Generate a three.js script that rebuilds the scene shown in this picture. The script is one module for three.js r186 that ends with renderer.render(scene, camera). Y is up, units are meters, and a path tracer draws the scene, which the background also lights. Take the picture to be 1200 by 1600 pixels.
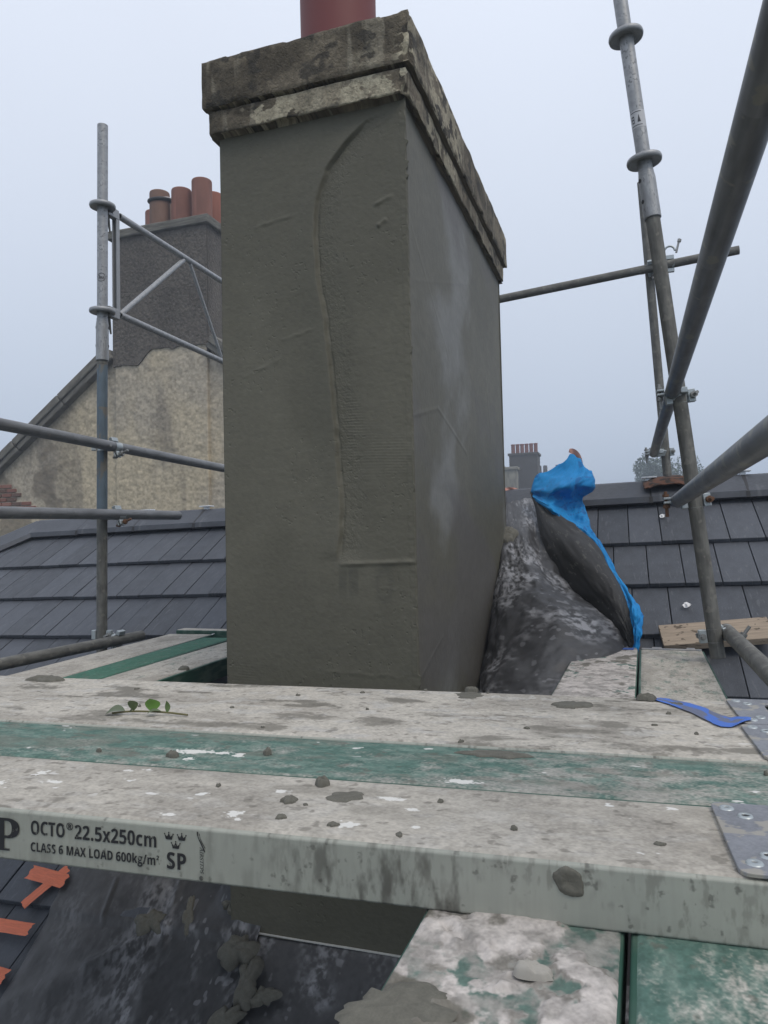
import * as THREE from 'three';
import { mergeGeometries } from 'three/addons/utils/BufferGeometryUtils.js';
import { RoundedBoxGeometry } from 'three/addons/geometries/RoundedBoxGeometry.js';

// ---------------------------------------------------------------- camera, sky, sun, exposure
const scene = new THREE.Scene();
const renderer = new THREE.WebGLRenderer({ antialias: true });
renderer.toneMapping = THREE.LinearToneMapping;
renderer.toneMappingExposure = 1.25;
renderer.shadowMap.enabled = true;
const camera = new THREE.PerspectiveCamera(69.66, 0.75, 0.05, 600);
camera.position.set(0, 0.363, 0);
camera.rotation.set(0.0384, 0.3229, -0.0227, 'YXZ');           // slight upward pitch, turned left, slight roll

// value noise shared by everything below (seeded, repeatable)
const hash = (x, y, s) => {
  let n = (Math.imul(x, 374761393) + Math.imul(y, 668265263) + Math.imul(s, 1274126177)) | 0;
  n = Math.imul(n ^ (n >>> 13), 1274126177); n = Math.imul(n ^ (n >>> 15), 2246822519);
  return ((n ^ (n >>> 16)) >>> 0) / 4294967296;
};
const vn = (x, y, s = 0) => {
  const ix = Math.floor(x), iy = Math.floor(y); let fx = x - ix, fy = y - iy;
  fx = fx * fx * (3 - 2 * fx); fy = fy * fy * (3 - 2 * fy);
  const a = hash(ix, iy, s), b = hash(ix + 1, iy, s), c = hash(ix, iy + 1, s), d = hash(ix + 1, iy + 1, s);
  return a + (b - a) * fx + (c - a) * fy + (a - b - c + d) * fx * fy;
};
const fbm = (x, y, s = 0, o = 4) => { let v = 0, a = 0.5, t = 0; for (let i = 0; i < o; i++) { v += a * vn(x, y, s + i * 17); t += a; a *= 0.5; x = x * 2.03 + 5.1; y = y * 2.03 + 3.7; } return v / t; };
const clamp = (x, a = 0, b = 1) => Math.min(b, Math.max(a, x));
const sm = (a, b, x) => { const t = clamp((x - a) / (b - a)); return t * t * (3 - 2 * t); };
const lerp = (a, b, t) => a + (b - a) * t;
const mix3 = (a, b, t) => [a[0] + (b[0] - a[0]) * t, a[1] + (b[1] - a[1]) * t, a[2] + (b[2] - a[2]) * t];
const rng = (seed) => { let i = 0; return () => hash(i++, 77, seed); };

// overcast sky: flat grey-blue, paler overhead
{
  const W = 512, H = 256, d = new Float32Array(W * H * 4);
  for (let j = 0; j < H; j++) for (let i = 0; i < W; i++) {
    const e = (j / (H - 1) - 0.5) * Math.PI, s = Math.max(0, Math.sin(e));
    const a = i / W * Math.PI * 2, n = fbm(Math.cos(a) * Math.cos(e) * 2.2 + 7, Math.sin(a) * Math.cos(e) * 2.2 + Math.sin(e) * 3 + 9, 5, 3);
    const k = 0.95 + 0.1 * n, t = Math.pow(s, 0.8);
    const c = mix3([0.355, 0.425, 0.53], [0.80, 0.845, 0.95], t);
    d.set([c[0] * k, c[1] * k, c[2] * k, 1], (j * W + i) * 4);
  }
  const t = new THREE.DataTexture(d, W, H, THREE.RGBAFormat, THREE.FloatType);
  t.mapping = THREE.EquirectangularReflectionMapping; t.magFilter = THREE.LinearFilter; t.needsUpdate = true;
  scene.background = t; scene.environment = t;
}
const sun = new THREE.DirectionalLight(0xfff4e4, 1.0);
sun.position.set(5, 9, 1.5); sun.target.position.set(-0.5, 0, -2.5);
sun.castShadow = true; sun.shadow.radius = 45; sun.shadow.mapSize.set(2048, 2048);
Object.assign(sun.shadow.camera, { left: -14, right: 14, top: 14, bottom: -14, near: 0.1, far: 60 });
scene.add(sun, sun.target);
scene.fog = new THREE.FogExp2(0xc4cedb, 0.006);

// ---------------------------------------------------------------- helpers
const enc = (x) => Math.round(255 * clamp(x <= 0.0031308 ? x * 12.92 : 1.055 * Math.pow(x, 1 / 2.4) - 0.055));
function ctex(w, h, fn, wrap) {                      // colour map: fn(u, v) gives a linear base colour
  const d = new Uint8Array(w * h * 4);
  for (let j = 0, k = 0; j < h; j++) for (let i = 0; i < w; i++, k += 4) { const c = fn((i + 0.5) / w, (j + 0.5) / h); d[k] = enc(c[0]); d[k + 1] = enc(c[1]); d[k + 2] = enc(c[2]); d[k + 3] = 255; }
  const t = new THREE.DataTexture(d, w, h); t.colorSpace = THREE.SRGBColorSpace; t.magFilter = THREE.LinearFilter; t.minFilter = THREE.LinearMipmapLinearFilter; t.generateMipmaps = true;
  t.wrapS = t.wrapT = wrap ? THREE.RepeatWrapping : THREE.ClampToEdgeWrapping; t.needsUpdate = true; return t;
}
function gtex(w, h, fn, wrap) {                      // grey map for bump or roughness
  const d = new Uint8Array(w * h * 4);
  for (let j = 0, k = 0; j < h; j++) for (let i = 0; i < w; i++, k += 4) { const c = Math.round(255 * clamp(fn((i + 0.5) / w, (j + 0.5) / h))); d[k] = d[k + 1] = d[k + 2] = c; d[k + 3] = 255; }
  const t = new THREE.DataTexture(d, w, h); t.magFilter = THREE.LinearFilter; t.minFilter = THREE.LinearMipmapLinearFilter; t.generateMipmaps = true;
  t.wrapS = t.wrapT = wrap ? THREE.RepeatWrapping : THREE.ClampToEdgeWrapping; t.needsUpdate = true; return t;
}
const mat = (r, g, b, rough = 0.8, metal = 0, extra = {}) => { const m = new THREE.MeshStandardMaterial({ roughness: rough, metalness: metal, ...extra }); m.color.setRGB(r, g, b); return m; };
const V = (x, y, z) => new THREE.Vector3(x, y, z);
const taken = {};
function numbered(name) { const n = taken[name] = (taken[name] ?? -1) + 1; return n ? `${name}_${String(n).padStart(3, '0')}` : name; }
function tag(o, label, category, group) { o.userData.label = label; o.userData.category = category; if (group) o.userData.group = group; return o; }
function thing(name, label, category, pos = [0, 0, 0], group) { const o = new THREE.Group(); o.name = numbered(name); o.position.set(...pos); scene.add(o); return tag(o, label, category, group); }
function part(name, geo, material, parent) { const m = new THREE.Mesh(geo, material); m.name = name; m.castShadow = m.receiveShadow = true; parent.add(m); return m; }
function solid(name, geo, material, label, category, group) { const m = part(numbered(name), geo, material, scene); return tag(m, label, category, group); }
function struct(o, kind = 'structure') { o.userData.kind = kind; return o; }
const box = (w, h, d, x = 0, y = 0, z = 0) => new THREE.BoxGeometry(w, h, d).translate(x, y, z);
const rbox = (w, h, d, r, x = 0, y = 0, z = 0) => new RoundedBoxGeometry(w, h, d, 2, r).translate(x, y, z);
// grid surface from a function of (u, v) giving [x, y, z]
function gridGeo(nu, nv, fn, flip) {
  const p = [], uv = [], ix = [];
  for (let j = 0; j <= nv; j++) for (let i = 0; i <= nu; i++) { const u = i / nu, v = j / nv; p.push(...fn(u, v)); uv.push(u, v); }
  for (let j = 0; j < nv; j++) for (let i = 0; i < nu; i++) { const a = j * (nu + 1) + i, b = a + 1, c = a + nu + 1, d = c + 1; flip ? ix.push(a, c, b, b, c, d) : ix.push(a, b, c, b, d, c); }
  const g = new THREE.BufferGeometry(); g.setAttribute('position', new THREE.Float32BufferAttribute(p, 3)); g.setAttribute('uv', new THREE.Float32BufferAttribute(uv, 2)); g.setIndex(ix); g.computeVertexNormals(); return g;
}
const cr = (a, b, c, d, t) => 0.5 * (2 * b + (c - a) * t + (2 * a - 5 * b + 4 * c - d) * t * t + (3 * b - a - 3 * c + d) * t * t * t);
function crow(row, u) { const n = row.length - 1, k = Math.min(n - 1, Math.floor(u * n)), t = u * n - k, q = (i) => row[clamp(i, 0, n)]; return [0, 1, 2].map((m) => cr(q(k - 1)[m], q(k)[m], q(k + 1)[m], q(k + 2)[m], t)); }
function csurf(rows, u, v) { return crow(rows.map((r) => crow(r, u)), v); }
// draped sheet with a thickness through rows of points
function sheetGeo(rows, nu, nv, thick, disp) {
  const P = [], uv = [];
  for (let j = 0; j <= nv; j++) for (let i = 0; i <= nu; i++) { P.push(V(...csurf(rows, i / nu, j / nv))); uv.push(i / nu, j / nv); }
  const at = (i, j) => P[clamp(j, 0, nv) * (nu + 1) + clamp(i, 0, nu)];
  const N = P.map((_, k) => { const i = k % (nu + 1), j = (k / (nu + 1)) | 0; return at(i + 1, j).clone().sub(at(i - 1, j)).cross(at(i, j + 1).clone().sub(at(i, j - 1))).normalize().negate(); });
  const top = P.map((p, k) => p.clone().addScaledVector(N[k], disp ? disp(uv[2 * k], uv[2 * k + 1]) : 0));
  const bot = top.map((p, k) => p.clone().addScaledVector(N[k], -thick));
  const pos = [...top, ...bot].flatMap((p) => [p.x, p.y, p.z]), n = P.length, ix = [];
  for (let j = 0; j < nv; j++) for (let i = 0; i < nu; i++) { const a = j * (nu + 1) + i, b = a + 1, c = a + nu + 1, d = c + 1; ix.push(a, c, b, b, c, d, n + a, n + b, n + c, n + b, n + d, n + c); }
  const rim = (a, b) => ix.push(a, b, n + a, b, n + b, n + a);
  for (let i = 0; i < nu; i++) { rim(i, i + 1); rim(nv * (nu + 1) + i + 1, nv * (nu + 1) + i); }
  for (let j = 0; j < nv; j++) { rim((j + 1) * (nu + 1), j * (nu + 1)); rim(j * (nu + 1) + nu, (j + 1) * (nu + 1) + nu); }
  const g = new THREE.BufferGeometry(); g.setAttribute('position', new THREE.Float32BufferAttribute(pos, 3)); g.setAttribute('uv', new THREE.Float32BufferAttribute([...uv, ...uv], 2)); g.setIndex(ix); g.computeVertexNormals(); return g;
}
// flattened irregular lump of mortar, base at y = 0
function blobGeo(rx, rz, h, seed, rough = 0.35) {
  const nr = 10, na = 40, p = [], ix = [];
  for (let j = 0; j <= nr; j++) for (let i = 0; i < na; i++) {
    const a = i / na * 6.2832, t = j / nr, R = 1 - rough + 2 * rough * fbm(Math.cos(a) * 1.9 + 5, Math.sin(a) * 1.9 + 5, seed, 5);
    const x = Math.cos(a) * rx * R * t, z = Math.sin(a) * rz * R * t;
    const y = h * Math.pow(1 - t * t * t * t, 0.7) * (0.25 + 1.1 * fbm(x / rx * 1.7 + 9, z / rz * 1.7 + 4, seed + 3, 4)) - (t === 1 ? 0.0015 : 0);
    p.push(x, y, z);
  }
  for (let j = 0; j < nr; j++) for (let i = 0; i < na; i++) { const a = j * na + i, b = j * na + (i + 1) % na, c = a + na, d = b + na; ix.push(a, b, c, b, d, c); }
  const g = new THREE.BufferGeometry(); g.setAttribute('position', new THREE.Float32BufferAttribute(p, 3)); g.setAttribute('uv', new THREE.Float32BufferAttribute(p.flatMap((_, k) => k % 3 === 0 ? [p[k] * 8, p[k + 2] * 8] : []), 2)); g.setIndex(ix); g.computeVertexNormals(); return g;
}
function hollowTube(L, r, wall = 0.004, seg = 28) {               // stands on y = 0
  const g = new THREE.LatheGeometry([[r - wall, 0], [r - 0.001, 0], [r, 0.001], [r, 0.0015], [r, L - 0.0015], [r, L - 0.001], [r - 0.001, L], [r - wall, L], [r - wall, 0]].map((q) => new THREE.Vector2(...q)), seg);
  const u = g.attributes.uv, ps = g.attributes.position; for (let i = 0; i < u.count; i++) u.setXY(i, u.getX(i) * 0.3, ps.getY(i) * 2); return g;
}
const along = (o, a, b) => { o.position.copy(a); o.quaternion.setFromUnitVectors(V(0, 1, 0), b.clone().sub(a).normalize()); return o; };

// ---------------------------------------------------------------- materials
const galvMap = ctex(512, 512, (u, v) => { const n = fbm(u * 14, v * 30, 3, 4), s = fbm(u * 90, v * 60, 8, 2), k = 0.33 + 0.2 * (n - 0.5) - 0.17 * sm(0.64, 0.72, s) * sm(0.4, 0.65, n); return [k * 0.97, k, k * 1.03]; }, true);
const oldMap = ctex(512, 512, (u, v) => { const n = fbm(u * 16, v * 12, 13, 4), s = fbm(u * 60, v * 8, 18, 3); const k = 0.125 + 0.12 * (n - 0.45) + 0.09 * (s - 0.5); return mix3([k, k * 0.99, k * 0.9], [0.24, 0.23, 0.2], sm(0.62, 0.75, fbm(u * 22, v * 22, 91, 3)) * 0.5); }, true);
const tubeMap = ctex(512, 512, (u, v) => { const n = fbm(u * 10, v * 10, 23, 4), s = fbm(u * 70, v * 6, 28, 3); const k = 0.19 + 0.1 * (n - 0.5) + 0.1 * (s - 0.5); return mix3([k * 0.98, k, k * 1.02], [0.26, 0.25, 0.22], sm(0.66, 0.72, fbm(u * 12, v * 12, 29, 4))); }, true);
const paintMap = ctex(512, 512, (u, v) => { const k = 0.1 + 0.05 * fbm(u * 30, v * 10, 33, 3); return mix3([k * 0.85, k * 1.15, k * 1.4], [0.17, 0.15, 0.12], sm(0.52, 0.68, fbm(u * 14, v * 7, 37, 4)) * 0.8); }, true);
const M = {
  galv: mat(1, 1, 1, 0.5, 0.35, { map: galvMap }),
  galvOld: mat(1, 1, 1, 0.72, 0.15, { map: oldMap }),
  tube: mat(1, 1, 1, 0.45, 0.4, { map: tubeMap }),
  painted: mat(1, 1, 1, 0.6, 0.15, { map: paintMap }),
  zinc: mat(0.42, 0.46, 0.47, 0.42, 0.55),
  bolt: mat(0.3, 0.3, 0.29, 0.45, 0.7),
  rust: mat(0.16, 0.085, 0.05, 0.85, 0.2),
  black: mat(0.02, 0.02, 0.022, 0.6),
};

// ---------------------------------------------------------------- setting: ground, the tiled roof
struct(part('ground', new THREE.PlaneGeometry(500, 500, 1, 1).rotateX(-Math.PI / 2).translate(0, -7.5, -60), mat(0.1, 0.11, 0.08, 1), scene));

const TH = 31.5 * Math.PI / 180, CT = Math.cos(TH), ST = Math.sin(TH);
const roof = new THREE.Group(); roof.name = 'roof'; roof.position.set(0, 0.585, -4.27); roof.rotation.z = 0.021; struct(roof); scene.add(roof);
const onRoof = (x, s, off = 0) => V(x, -s * ST + off * CT, s * CT + off * ST);      // roof-local point, s metres down the slope
const roofWorld = (x, z, off = 0) => { const s = (z + 4.27) / CT, p = onRoof(x, s, off); p.applyEuler(roof.rotation).add(roof.position); return p; };
const HIPX = -4.08;
{
  const slateMap = [0, 1, 2, 3].map((k) => ctex(128, 256, (u, v) => {
    const n = fbm(u * 5 + k * 9, v * 9, 41 + k, 4), f = fbm(u * 60, v * 100, 44 + k, 2), sc = sm(0.7, 0.76, fbm(u * 26, v * 10 + 40 * k, 48 + k, 3));
    const g = 0.078 * (0.82 + 0.1 * (k - 1.5) * 0.8 + 0.35 * (n - 0.5) + 0.3 * (f - 0.5));
    return mix3([g * 0.9, g, g * 1.2], [0.14, 0.145, 0.155], sc * 0.35);
  }));
  const slate = slateMap.map((m) => mat(1, 1, 1, 0.62, 0, { map: m }));
  const ridgeM = mat(1, 1, 1, 0.6, 0, { map: slateMap[1] });
  const under = mat(0.02, 0.02, 0.022, 0.9);
  // boarding under the tiles, front and back slopes and the hipped end
  const deckShape = (pts) => { const g = new THREE.BufferGeometry(); g.setAttribute('position', new THREE.Float32BufferAttribute(pts.flatMap((p) => [p.x, p.y, p.z]), 3)); g.setIndex([0, 1, 2, 0, 2, 3]); g.computeVertexNormals(); g.setAttribute('uv', new THREE.Float32BufferAttribute([0, 0, 1, 0, 1, 1, 0, 1], 2)); return g; };
  part('front_boarding', deckShape([onRoof(HIPX - 5.2, 6.1, -0.035), onRoof(6, 6.1, -0.035), onRoof(6, 0, -0.035), onRoof(HIPX, 0, -0.035)]), under, roof);
  const back = (x, s) => V(x, -s * ST - 0.03, -s * CT);
  part('back_slope', deckShape([back(6, 6.1), back(HIPX - 5.2, 6.1), back(HIPX, 0), back(6, 0)]), slate[1], roof);
  part('hip_slope', deckShape([back(HIPX - 5.2, 6.1), onRoof(HIPX - 5.2, 6.1, -0.035), onRoof(HIPX, 0, -0.035), back(HIPX, 0)]), slate[1], roof);
  // tiles, each its own piece: wedge-set so that the butt edge stands proud of the course below
  const W = 0.15, LEN = 0.45;
  const tg = [0, 1, 2].map((k) => { const g = new RoundedBoxGeometry(W - 0.0035, 0.02, LEN, 1, 0.003); const p = g.attributes.position, uv = []; for (let i = 0; i < p.count; i++) uv.push(p.getX(i) / W + 0.5, 0.5 - p.getZ(i) / LEN); g.setAttribute('uv', new THREE.Float32BufferAttribute(uv, 2)); return g; });
  const R = rng(301);
  const butts = []; for (let c = 0; c < 9; c++) butts.push((-3.80 + 0.30 * c + 4.27) / CT);
  butts.forEach((sb, c) => {
    for (let i = -38; i < 12; i++) {
      const x = 0.06 + (i + (c % 2) * 0.5) * W, zc = -4.27 + sb * CT;
      if (x < HIPX - (sb - 0.33) * CT * 0.92 || x > 1.5) continue;
      if (c < 6 ? (x > -1.12 && x < -0.25) : (x > -1.55)) continue;              // the stack and the lead stand here
      if (c >= 4 && x > 1.0) continue; if (c >= 5 && x < -3.4) continue; if (c >= 6 && x < -2.95) continue; if (c < 4 && x < -4.95) continue;
      const t = part(numbered('tile'), tg[i & 1], slate[(hash(i, c, 9) * 4) | 0], roof);
      t.position.copy(onRoof(x, sb - LEN / 2, 0.009 + 0.004 * (R() - 0.5))); t.rotation.set(TH - 0.065 + 0.006 * (R() - 0.5), 0, 0.004 * (R() - 0.5), 'XYZ');
    }
  });
  // ridge tiles: angled caps with a dark seal and a clip at each joint
  const prof = [[-0.15, -0.075], [-0.155, -0.095], [-0.165, -0.09], [-0.158, -0.062], [-0.03, 0.022], [0, 0.03], [0.03, 0.022], [0.158, -0.062], [0.165, -0.09], [0.155, -0.095], [0.15, -0.075], [0, 0.008]];
  const rs = new THREE.Shape(prof.map((p) => new THREE.Vector2(...p)));
  const rg = new THREE.ExtrudeGeometry(rs, { depth: 0.45, bevelEnabled: true, bevelSize: 0.003, bevelThickness: 0.003, bevelSegments: 1, steps: 1 }).translate(0, 0, -0.225).rotateY(Math.PI / 2);
  { const p = rg.attributes.position, uv = []; for (let i = 0; i < p.count; i++) uv.push(p.getX(i) * 1.2 + 0.5, p.getZ(i) * 2 + 0.5 + p.getY(i)); rg.setAttribute('uv', new THREE.Float32BufferAttribute(uv, 2)); }
  const sealG = new THREE.ExtrudeGeometry(rs, { depth: 0.018, bevelEnabled: false }).scale(1.04, 1.08, 1).translate(0, 0.002, -0.009).rotateY(Math.PI / 2);
  const clipG = mergeGeometries([rbox(0.08, 0.008, 0.06, 0.002, 0, 0.05, 0), rbox(0.03, 0.02, 0.03, 0.003, 0, 0.037, 0)]);
  const clipM = mat(0.7, 0.72, 0.74, 0.35, 0.3);
  for (let i = 0; i < 13; i++) {
    const x = -3.83 + i * 0.463;
    const t = part(numbered('ridge_tile'), rg, ridgeM, roof); t.position.set(x, 0.032 + 0.006 * hash(i, 3, 3), 0); t.rotation.x = 0.02 * (hash(i, 5, 5) - 0.5);
    const s = part('joint_seal', sealG, M.black, t); s.position.x = 0.2315;
    const c = part('ridge_clip', clipG, clipM, t); c.position.x = 0.2315;
  }
  for (let i = 0; i < 3; i++) {                                                   // hip caps running down to the left
    const t = part(numbered('hip_tile'), rg, ridgeM, roof); const d = V(-0.92, -0.61, 1).normalize();
    t.position.copy(V(HIPX, 0.03, 0.0).addScaledVector(d, 0.22 + i * 0.46)); t.quaternion.setFromUnitVectors(V(-1, 0, 0), d);
  }
  // pale flecks of debris lying on the tiles
}

// ---------------------------------------------------------------- the rendered chimney stack
const CX0 = -1.19, CX1 = -0.58, CZ0 = -2.0, CZ1 = -3.62, CY0 = -0.81, CY1 = 1.655;
{
  const st = thing('chimney_stack', 'tall square chimney stack coated in fresh grey-green render under an old concrete cap', 'chimney', [0, CY0, 0]);
  const H = CY1 - CY0;
  const line = [[0.303, -0.813], [0.318, -0.81], [0.448, -0.797], [0.637, -0.807], [0.827, -0.82], [1.02, -0.836], [1.139, -0.858], [1.295, -0.865], [1.391, -0.855], [1.473, -0.822], [1.539, -0.763], [1.594, -0.697], [1.62, -0.6]];
  const lineX = (y) => { for (let i = 0; i < line.length - 1; i++) if (y <= line[i + 1][0]) return lerp(line[i][1], line[i + 1][1], clamp((y - line[i][0]) / (line[i + 1][0] - line[i][0]))); return -0.5; };
  // relief in metres of the trowelled front: a lap line where two coats meet, ridges, pits
  const relief = (x, y) => {
    let h = 0.0035 * (fbm(x * 5, y * 5, 61, 3) - 0.5);
    if (y > 0.3 && y < 1.62) {
      const lx = lineX(y) + 0.004 * (vn(y * 40, 1, 62) - 0.5), d = x - lx, k = sm(0.3, 0.34, y) * (1 - sm(1.56, 1.62, y));
      h -= 0.011 * k * Math.exp(-d * d / 0.000018) * (0.7 + 0.6 * vn(y * 30, 4, 65)); h += d < 0 ? 0.006 * k * sm(-0.09, 0, d) : -0.006 * k * (1 - sm(0.0, 0.1, d)) * sm(0, 0.006, d) + 0.006 * k * (1 - sm(0, 0.006, d));
      if (d > 0.002) h += 0.0022 * (fbm(x * 160, y * 160, 63, 3) - 0.5) * (1 - sm(0.04, 0.1, d)) * k;
    }
    const eb = y - 0.296 - 0.02 * (x + 0.8); if (x > -0.815) h += 0.005 * Math.exp(-eb * eb / 0.00003) * (0.5 + vn(x * 40, 2, 64)) * sm(-0.815, -0.8, x);
    for (const [cx, cy, a, l, w, k] of [[-1.0, 1.345, 0.12, 0.16, 0.004, 0.0025], [-0.93, 0.985, 0.2, 0.12, 0.004, 0.0022], [-1.05, 0.9, 0.35, 0.14, 0.005, 0.002], [-0.66, 0.225, 0, 0.05, 0.002, 0.0015], [-0.75, -0.02, -0.06, 0.25, 0.005, 0.0015], [-0.63, 1.59, 0.5, 0.08, 0.006, 0.003], [-0.655, 1.285, 0.5, 0.035, 0.005, 0.007], [-0.65, 1.35, 0.35, 0.06, 0.005, 0.004]]) {
      const dx = x - cx, dy = y - cy, u = dx * Math.cos(a) + dy * Math.sin(a), v = -dx * Math.sin(a) + dy * Math.cos(a); const bend = v + 0.012 * (fbm(u * 22 + cx, cy * 9, 58, 3) - 0.5); h += k * (0.2 + 1.1 * vn(u * 60, cy * 30, 59)) * Math.exp(-bend * bend / (w * w)) * (1 - sm(l * 0.3, l * 0.6, Math.abs(u)));
    }
    return h;
  };
  const wetCol = (x, y, s) => {
    const n = fbm(x * 3.5, y * 2.2, 71 + s, 5), f = fbm(x * 90, y * 90, 75 + s, 2), str = fbm(x * 9, y * 26, 77 + s, 4);
    const dry = sm(0.45, 0.72, n) * 0.5, g = 0.93 + 0.16 * (f - 0.5) + 0.12 * (str - 0.5);
    const c = mix3([0.102, 0.097, 0.071], [0.140, 0.133, 0.100], dry); return [c[0] * g, c[1] * g, c[2] * g];
  };
  const frontMap = ctex(768, 2048, (u, v) => {
    const x = lerp(CX0, CX1, u), y = CY0 + v * H; let c = wetCol(x, y, 0);
    for (const [x0, x1, y0, y1] of [[-0.813, -0.79, 0.2, 0.285], [-0.783, -0.755, 0.2, 0.285]]) { const m = sm(x0 - 0.006, x0 + 0.004, x) * (1 - sm(x1 - 0.004, x1 + 0.006, x)) * sm(y0 - 0.02, y0 + 0.03, y) * (1 - sm(y1 - 0.01, y1 + 0.006, y)); c = mix3(c, [0.06, 0.06, 0.046], m * 0.55 * (0.5 + fbm(x * 60, y * 60, 79, 3))); }
    { const r = Math.hypot((x + 0.675) / 0.025, (y - 0.235) / 0.05), m = Math.exp(-Math.pow(r - 0.85, 2) / 0.08); c = mix3(c, [0.06, 0.06, 0.046], m * 0.4 * (0.5 + fbm(x * 60, y * 60, 80, 3))); }
    return c;
  });
  const frontBump = gtex(768, 2048, (u, v) => {
    const x = u * 0.61, y = v * H, pm = sm(0.5, 0.66, fbm(x * 6 + 3, y * 3, 84, 3)) * sm(0.6, 0.72, u) * sm(1.3, 1.5, y);
    const edge = 0.7 * sm(0.02, 0.05, u) * (1 - sm(0.12, 0.2, u)) * (1 - sm(1.2, 1.4, y)) * sm(0.55, 0.7, fbm(3, y * 4, 86, 2));
    const rip = Math.sin((y * 1 + 0.05 * x + 0.006 * fbm(x * 12, y * 12, 85, 2)) * 6.283 / 0.0085);
    const Yw = CY0 + y, dl = Yw > 0.3 && Yw < 1.6 ? CX0 + x - lineX(Yw) : -1, band = dl > 0 ? 1 - sm(0.03, 0.1, dl) : 0;
    return 0.5 + 0.45 * band * (fbm(x * 330, y * 330, 90, 2) - 0.5) + 0.13 * rip * Math.max(pm, edge) * (0.4 + vn(x * 30, y * 120, 87)) + 0.35 * (fbm(x * 110, y * 140, 88, 3) - 0.5) + 0.25 * (fbm(x * 30, y * 60, 89, 2) - 0.5) - 0.5 * sm(0.765, 0.8, fbm(x * 90, y * 90, 99, 2)) * sm(0.5, 0.6, fbm(x * 7, y * 7, 98, 2));
  });
  const front = gridGeo(250, 600, (u, v) => {
    const y = v * H, Y = CY0 + y; let x = lerp(CX0, CX1 + 0.002, u), z = CZ0 + relief(x, Y);
    if (u === 0) { x -= 0.001 + 0.007 * sm(0.4, 0.8, fbm(1, Y * 40, 66, 3)); z = CZ0 - 0.02; }
    else if (u > 0.999) { x += 0.0005; z = CZ0 - 0.012; }
    else if (u > 0.97) { z += 0.0022 * (fbm(u * 60, Y * 90, 69, 4) - 0.3); if (u > 0.985) x += 0.001 + 0.004 * sm(0.45, 0.8, fbm(2, Y * 45, 67, 3)) + 0.008 * sm(0.7, 0.78, fbm(2, Y * 34, 68, 4)); }
    return [x, y, z];
  });
  part('front_render', front, mat(1, 1, 1, 0.7, 0, { map: frontMap, bumpMap: frontBump, bumpScale: 0.0022 }), st);
  const D = CZ0 - CZ1;
  const sideMap = ctex(1024, 1536, (u, v) => {
    const z = u * D, y = v * H, c = wetCol(z + 9, y, 5);
    const d1 = sm(0.5, 0.7, fbm(z * 1.3 + y * 0.9, y * 2.0 + 3, 92, 6)), l1 = sm(0.52, 0.66, fbm(z * 1.5 + 6 - y * 0.5, y * 1.6, 94, 6));
    let k = mix3(c, [0.185, 0.188, 0.18], 0.75 * l1); k = mix3(k, [0.092, 0.086, 0.08], 0.75 * d1); const g = 0.86 + 0.28 * fbm(z * 30, y * 50, 93, 4); return [k[0] * g, k[1] * g, k[2] * g];
  });
  const sideBump = gtex(1024, 1536, (u, v) => {
    const z = u * D, y = v * H; let h = 0.5 + 0.3 * (fbm(z * 6, y * 4, 95, 3) - 0.5) + 0.16 * (fbm(z * 80, y * 60, 96, 3) - 0.5);
    for (const [z0, y0, z1, y1, k] of [[0.02, 1.53, 0.32, 1.6, 0.28], [0.32, 1.6, 0.75, 1.5, 0.3], [0.06, 2.1, 0.5, 1.8, 0.16], [0.1, 1.95, 0.9, 2.2, 0.12], [0.05, 0.78, 0.3, 0.86, 0.25], [0.35, 0.78, 0.7, 0.96, 0.14], [0.9, 1.7, 1.2, 1.9, 0.2], [1.2, 1.9, 1.3, 1.6, 0.2]]) {
      const dx = z1 - z0, dy = y1 - y0, t = clamp(((z - z0) * dx + (y - y0) * dy) / (dx * dx + dy * dy)), e = Math.hypot(z - z0 - dx * t, y - y0 - dy * t); h += k * Math.exp(-e * e / 0.00006);
    }
    return h;
  });
  const sideM = mat(1, 1, 1, 0.62, 0, { map: sideMap, bumpMap: sideBump, bumpScale: 0.004 });
  const side = gridGeo(70, 110, (u, v) => { const z = u * D, y = v * H; return [CX1 + 0.006 * (fbm(z * 2.5, y * 2.5, 97, 3) - 0.5) * sm(0, 0.06, u) - 0.004, y, CZ0 - 0.006 - z]; });
  part('side_render', side, sideM, st);
  part('side_render', gridGeo(4, 4, (u, v) => [CX0 + 0.002, v * H, CZ0 - 0.012 - u * D], true), sideM, st);
  part('back_render', gridGeo(4, 4, (u, v) => [lerp(CX0, CX1, u), v * H, CZ1 - 0.004], true), mat(0.11, 0.108, 0.088, 0.75), st);
  part('base_bead', mergeGeometries([box(0.616, 0.0028, 0.008, (CX0 + CX1) / 2, 0.011, CZ0 + 0.002)]), mat(0.55, 0.55, 0.52, 0.6), st);
  // concrete cap, two tiers with a drip step
  const capCol = (x, y, s, pale) => {
    const n = fbm(x * 7, y * 12, 101 + s, 4), f = fbm(x * 70, y * 70, 104 + s, 3), st2 = fbm(x * 30, y * 5, 107 + s, 3), bl = sm(0.58, 0.68, fbm(x * 16, y * 22, 109 + s, 4));
    let c = mix3([0.07, 0.059, 0.042], [0.165, 0.14, 0.102], sm(0.3, 0.7, n)); c = mix3(c, [0.26, 0.235, 0.18], 0.5 * sm(0.55, 0.7, st2)); c = mix3(c, [0.028, 0.026, 0.022], 0.75 * bl);
    c = mix3(c, [0.42, 0.38, 0.28], pale * sm(0.44, 0.52, fbm(x * 26, y * 40, 112 + s, 4)));
    const g = 0.4 + 0.75 * f + 0.5 * fbm(x * 190, y * 190, 115 + s, 2); return [c[0] * g, c[1] * g, c[2] * g];
  };
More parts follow.
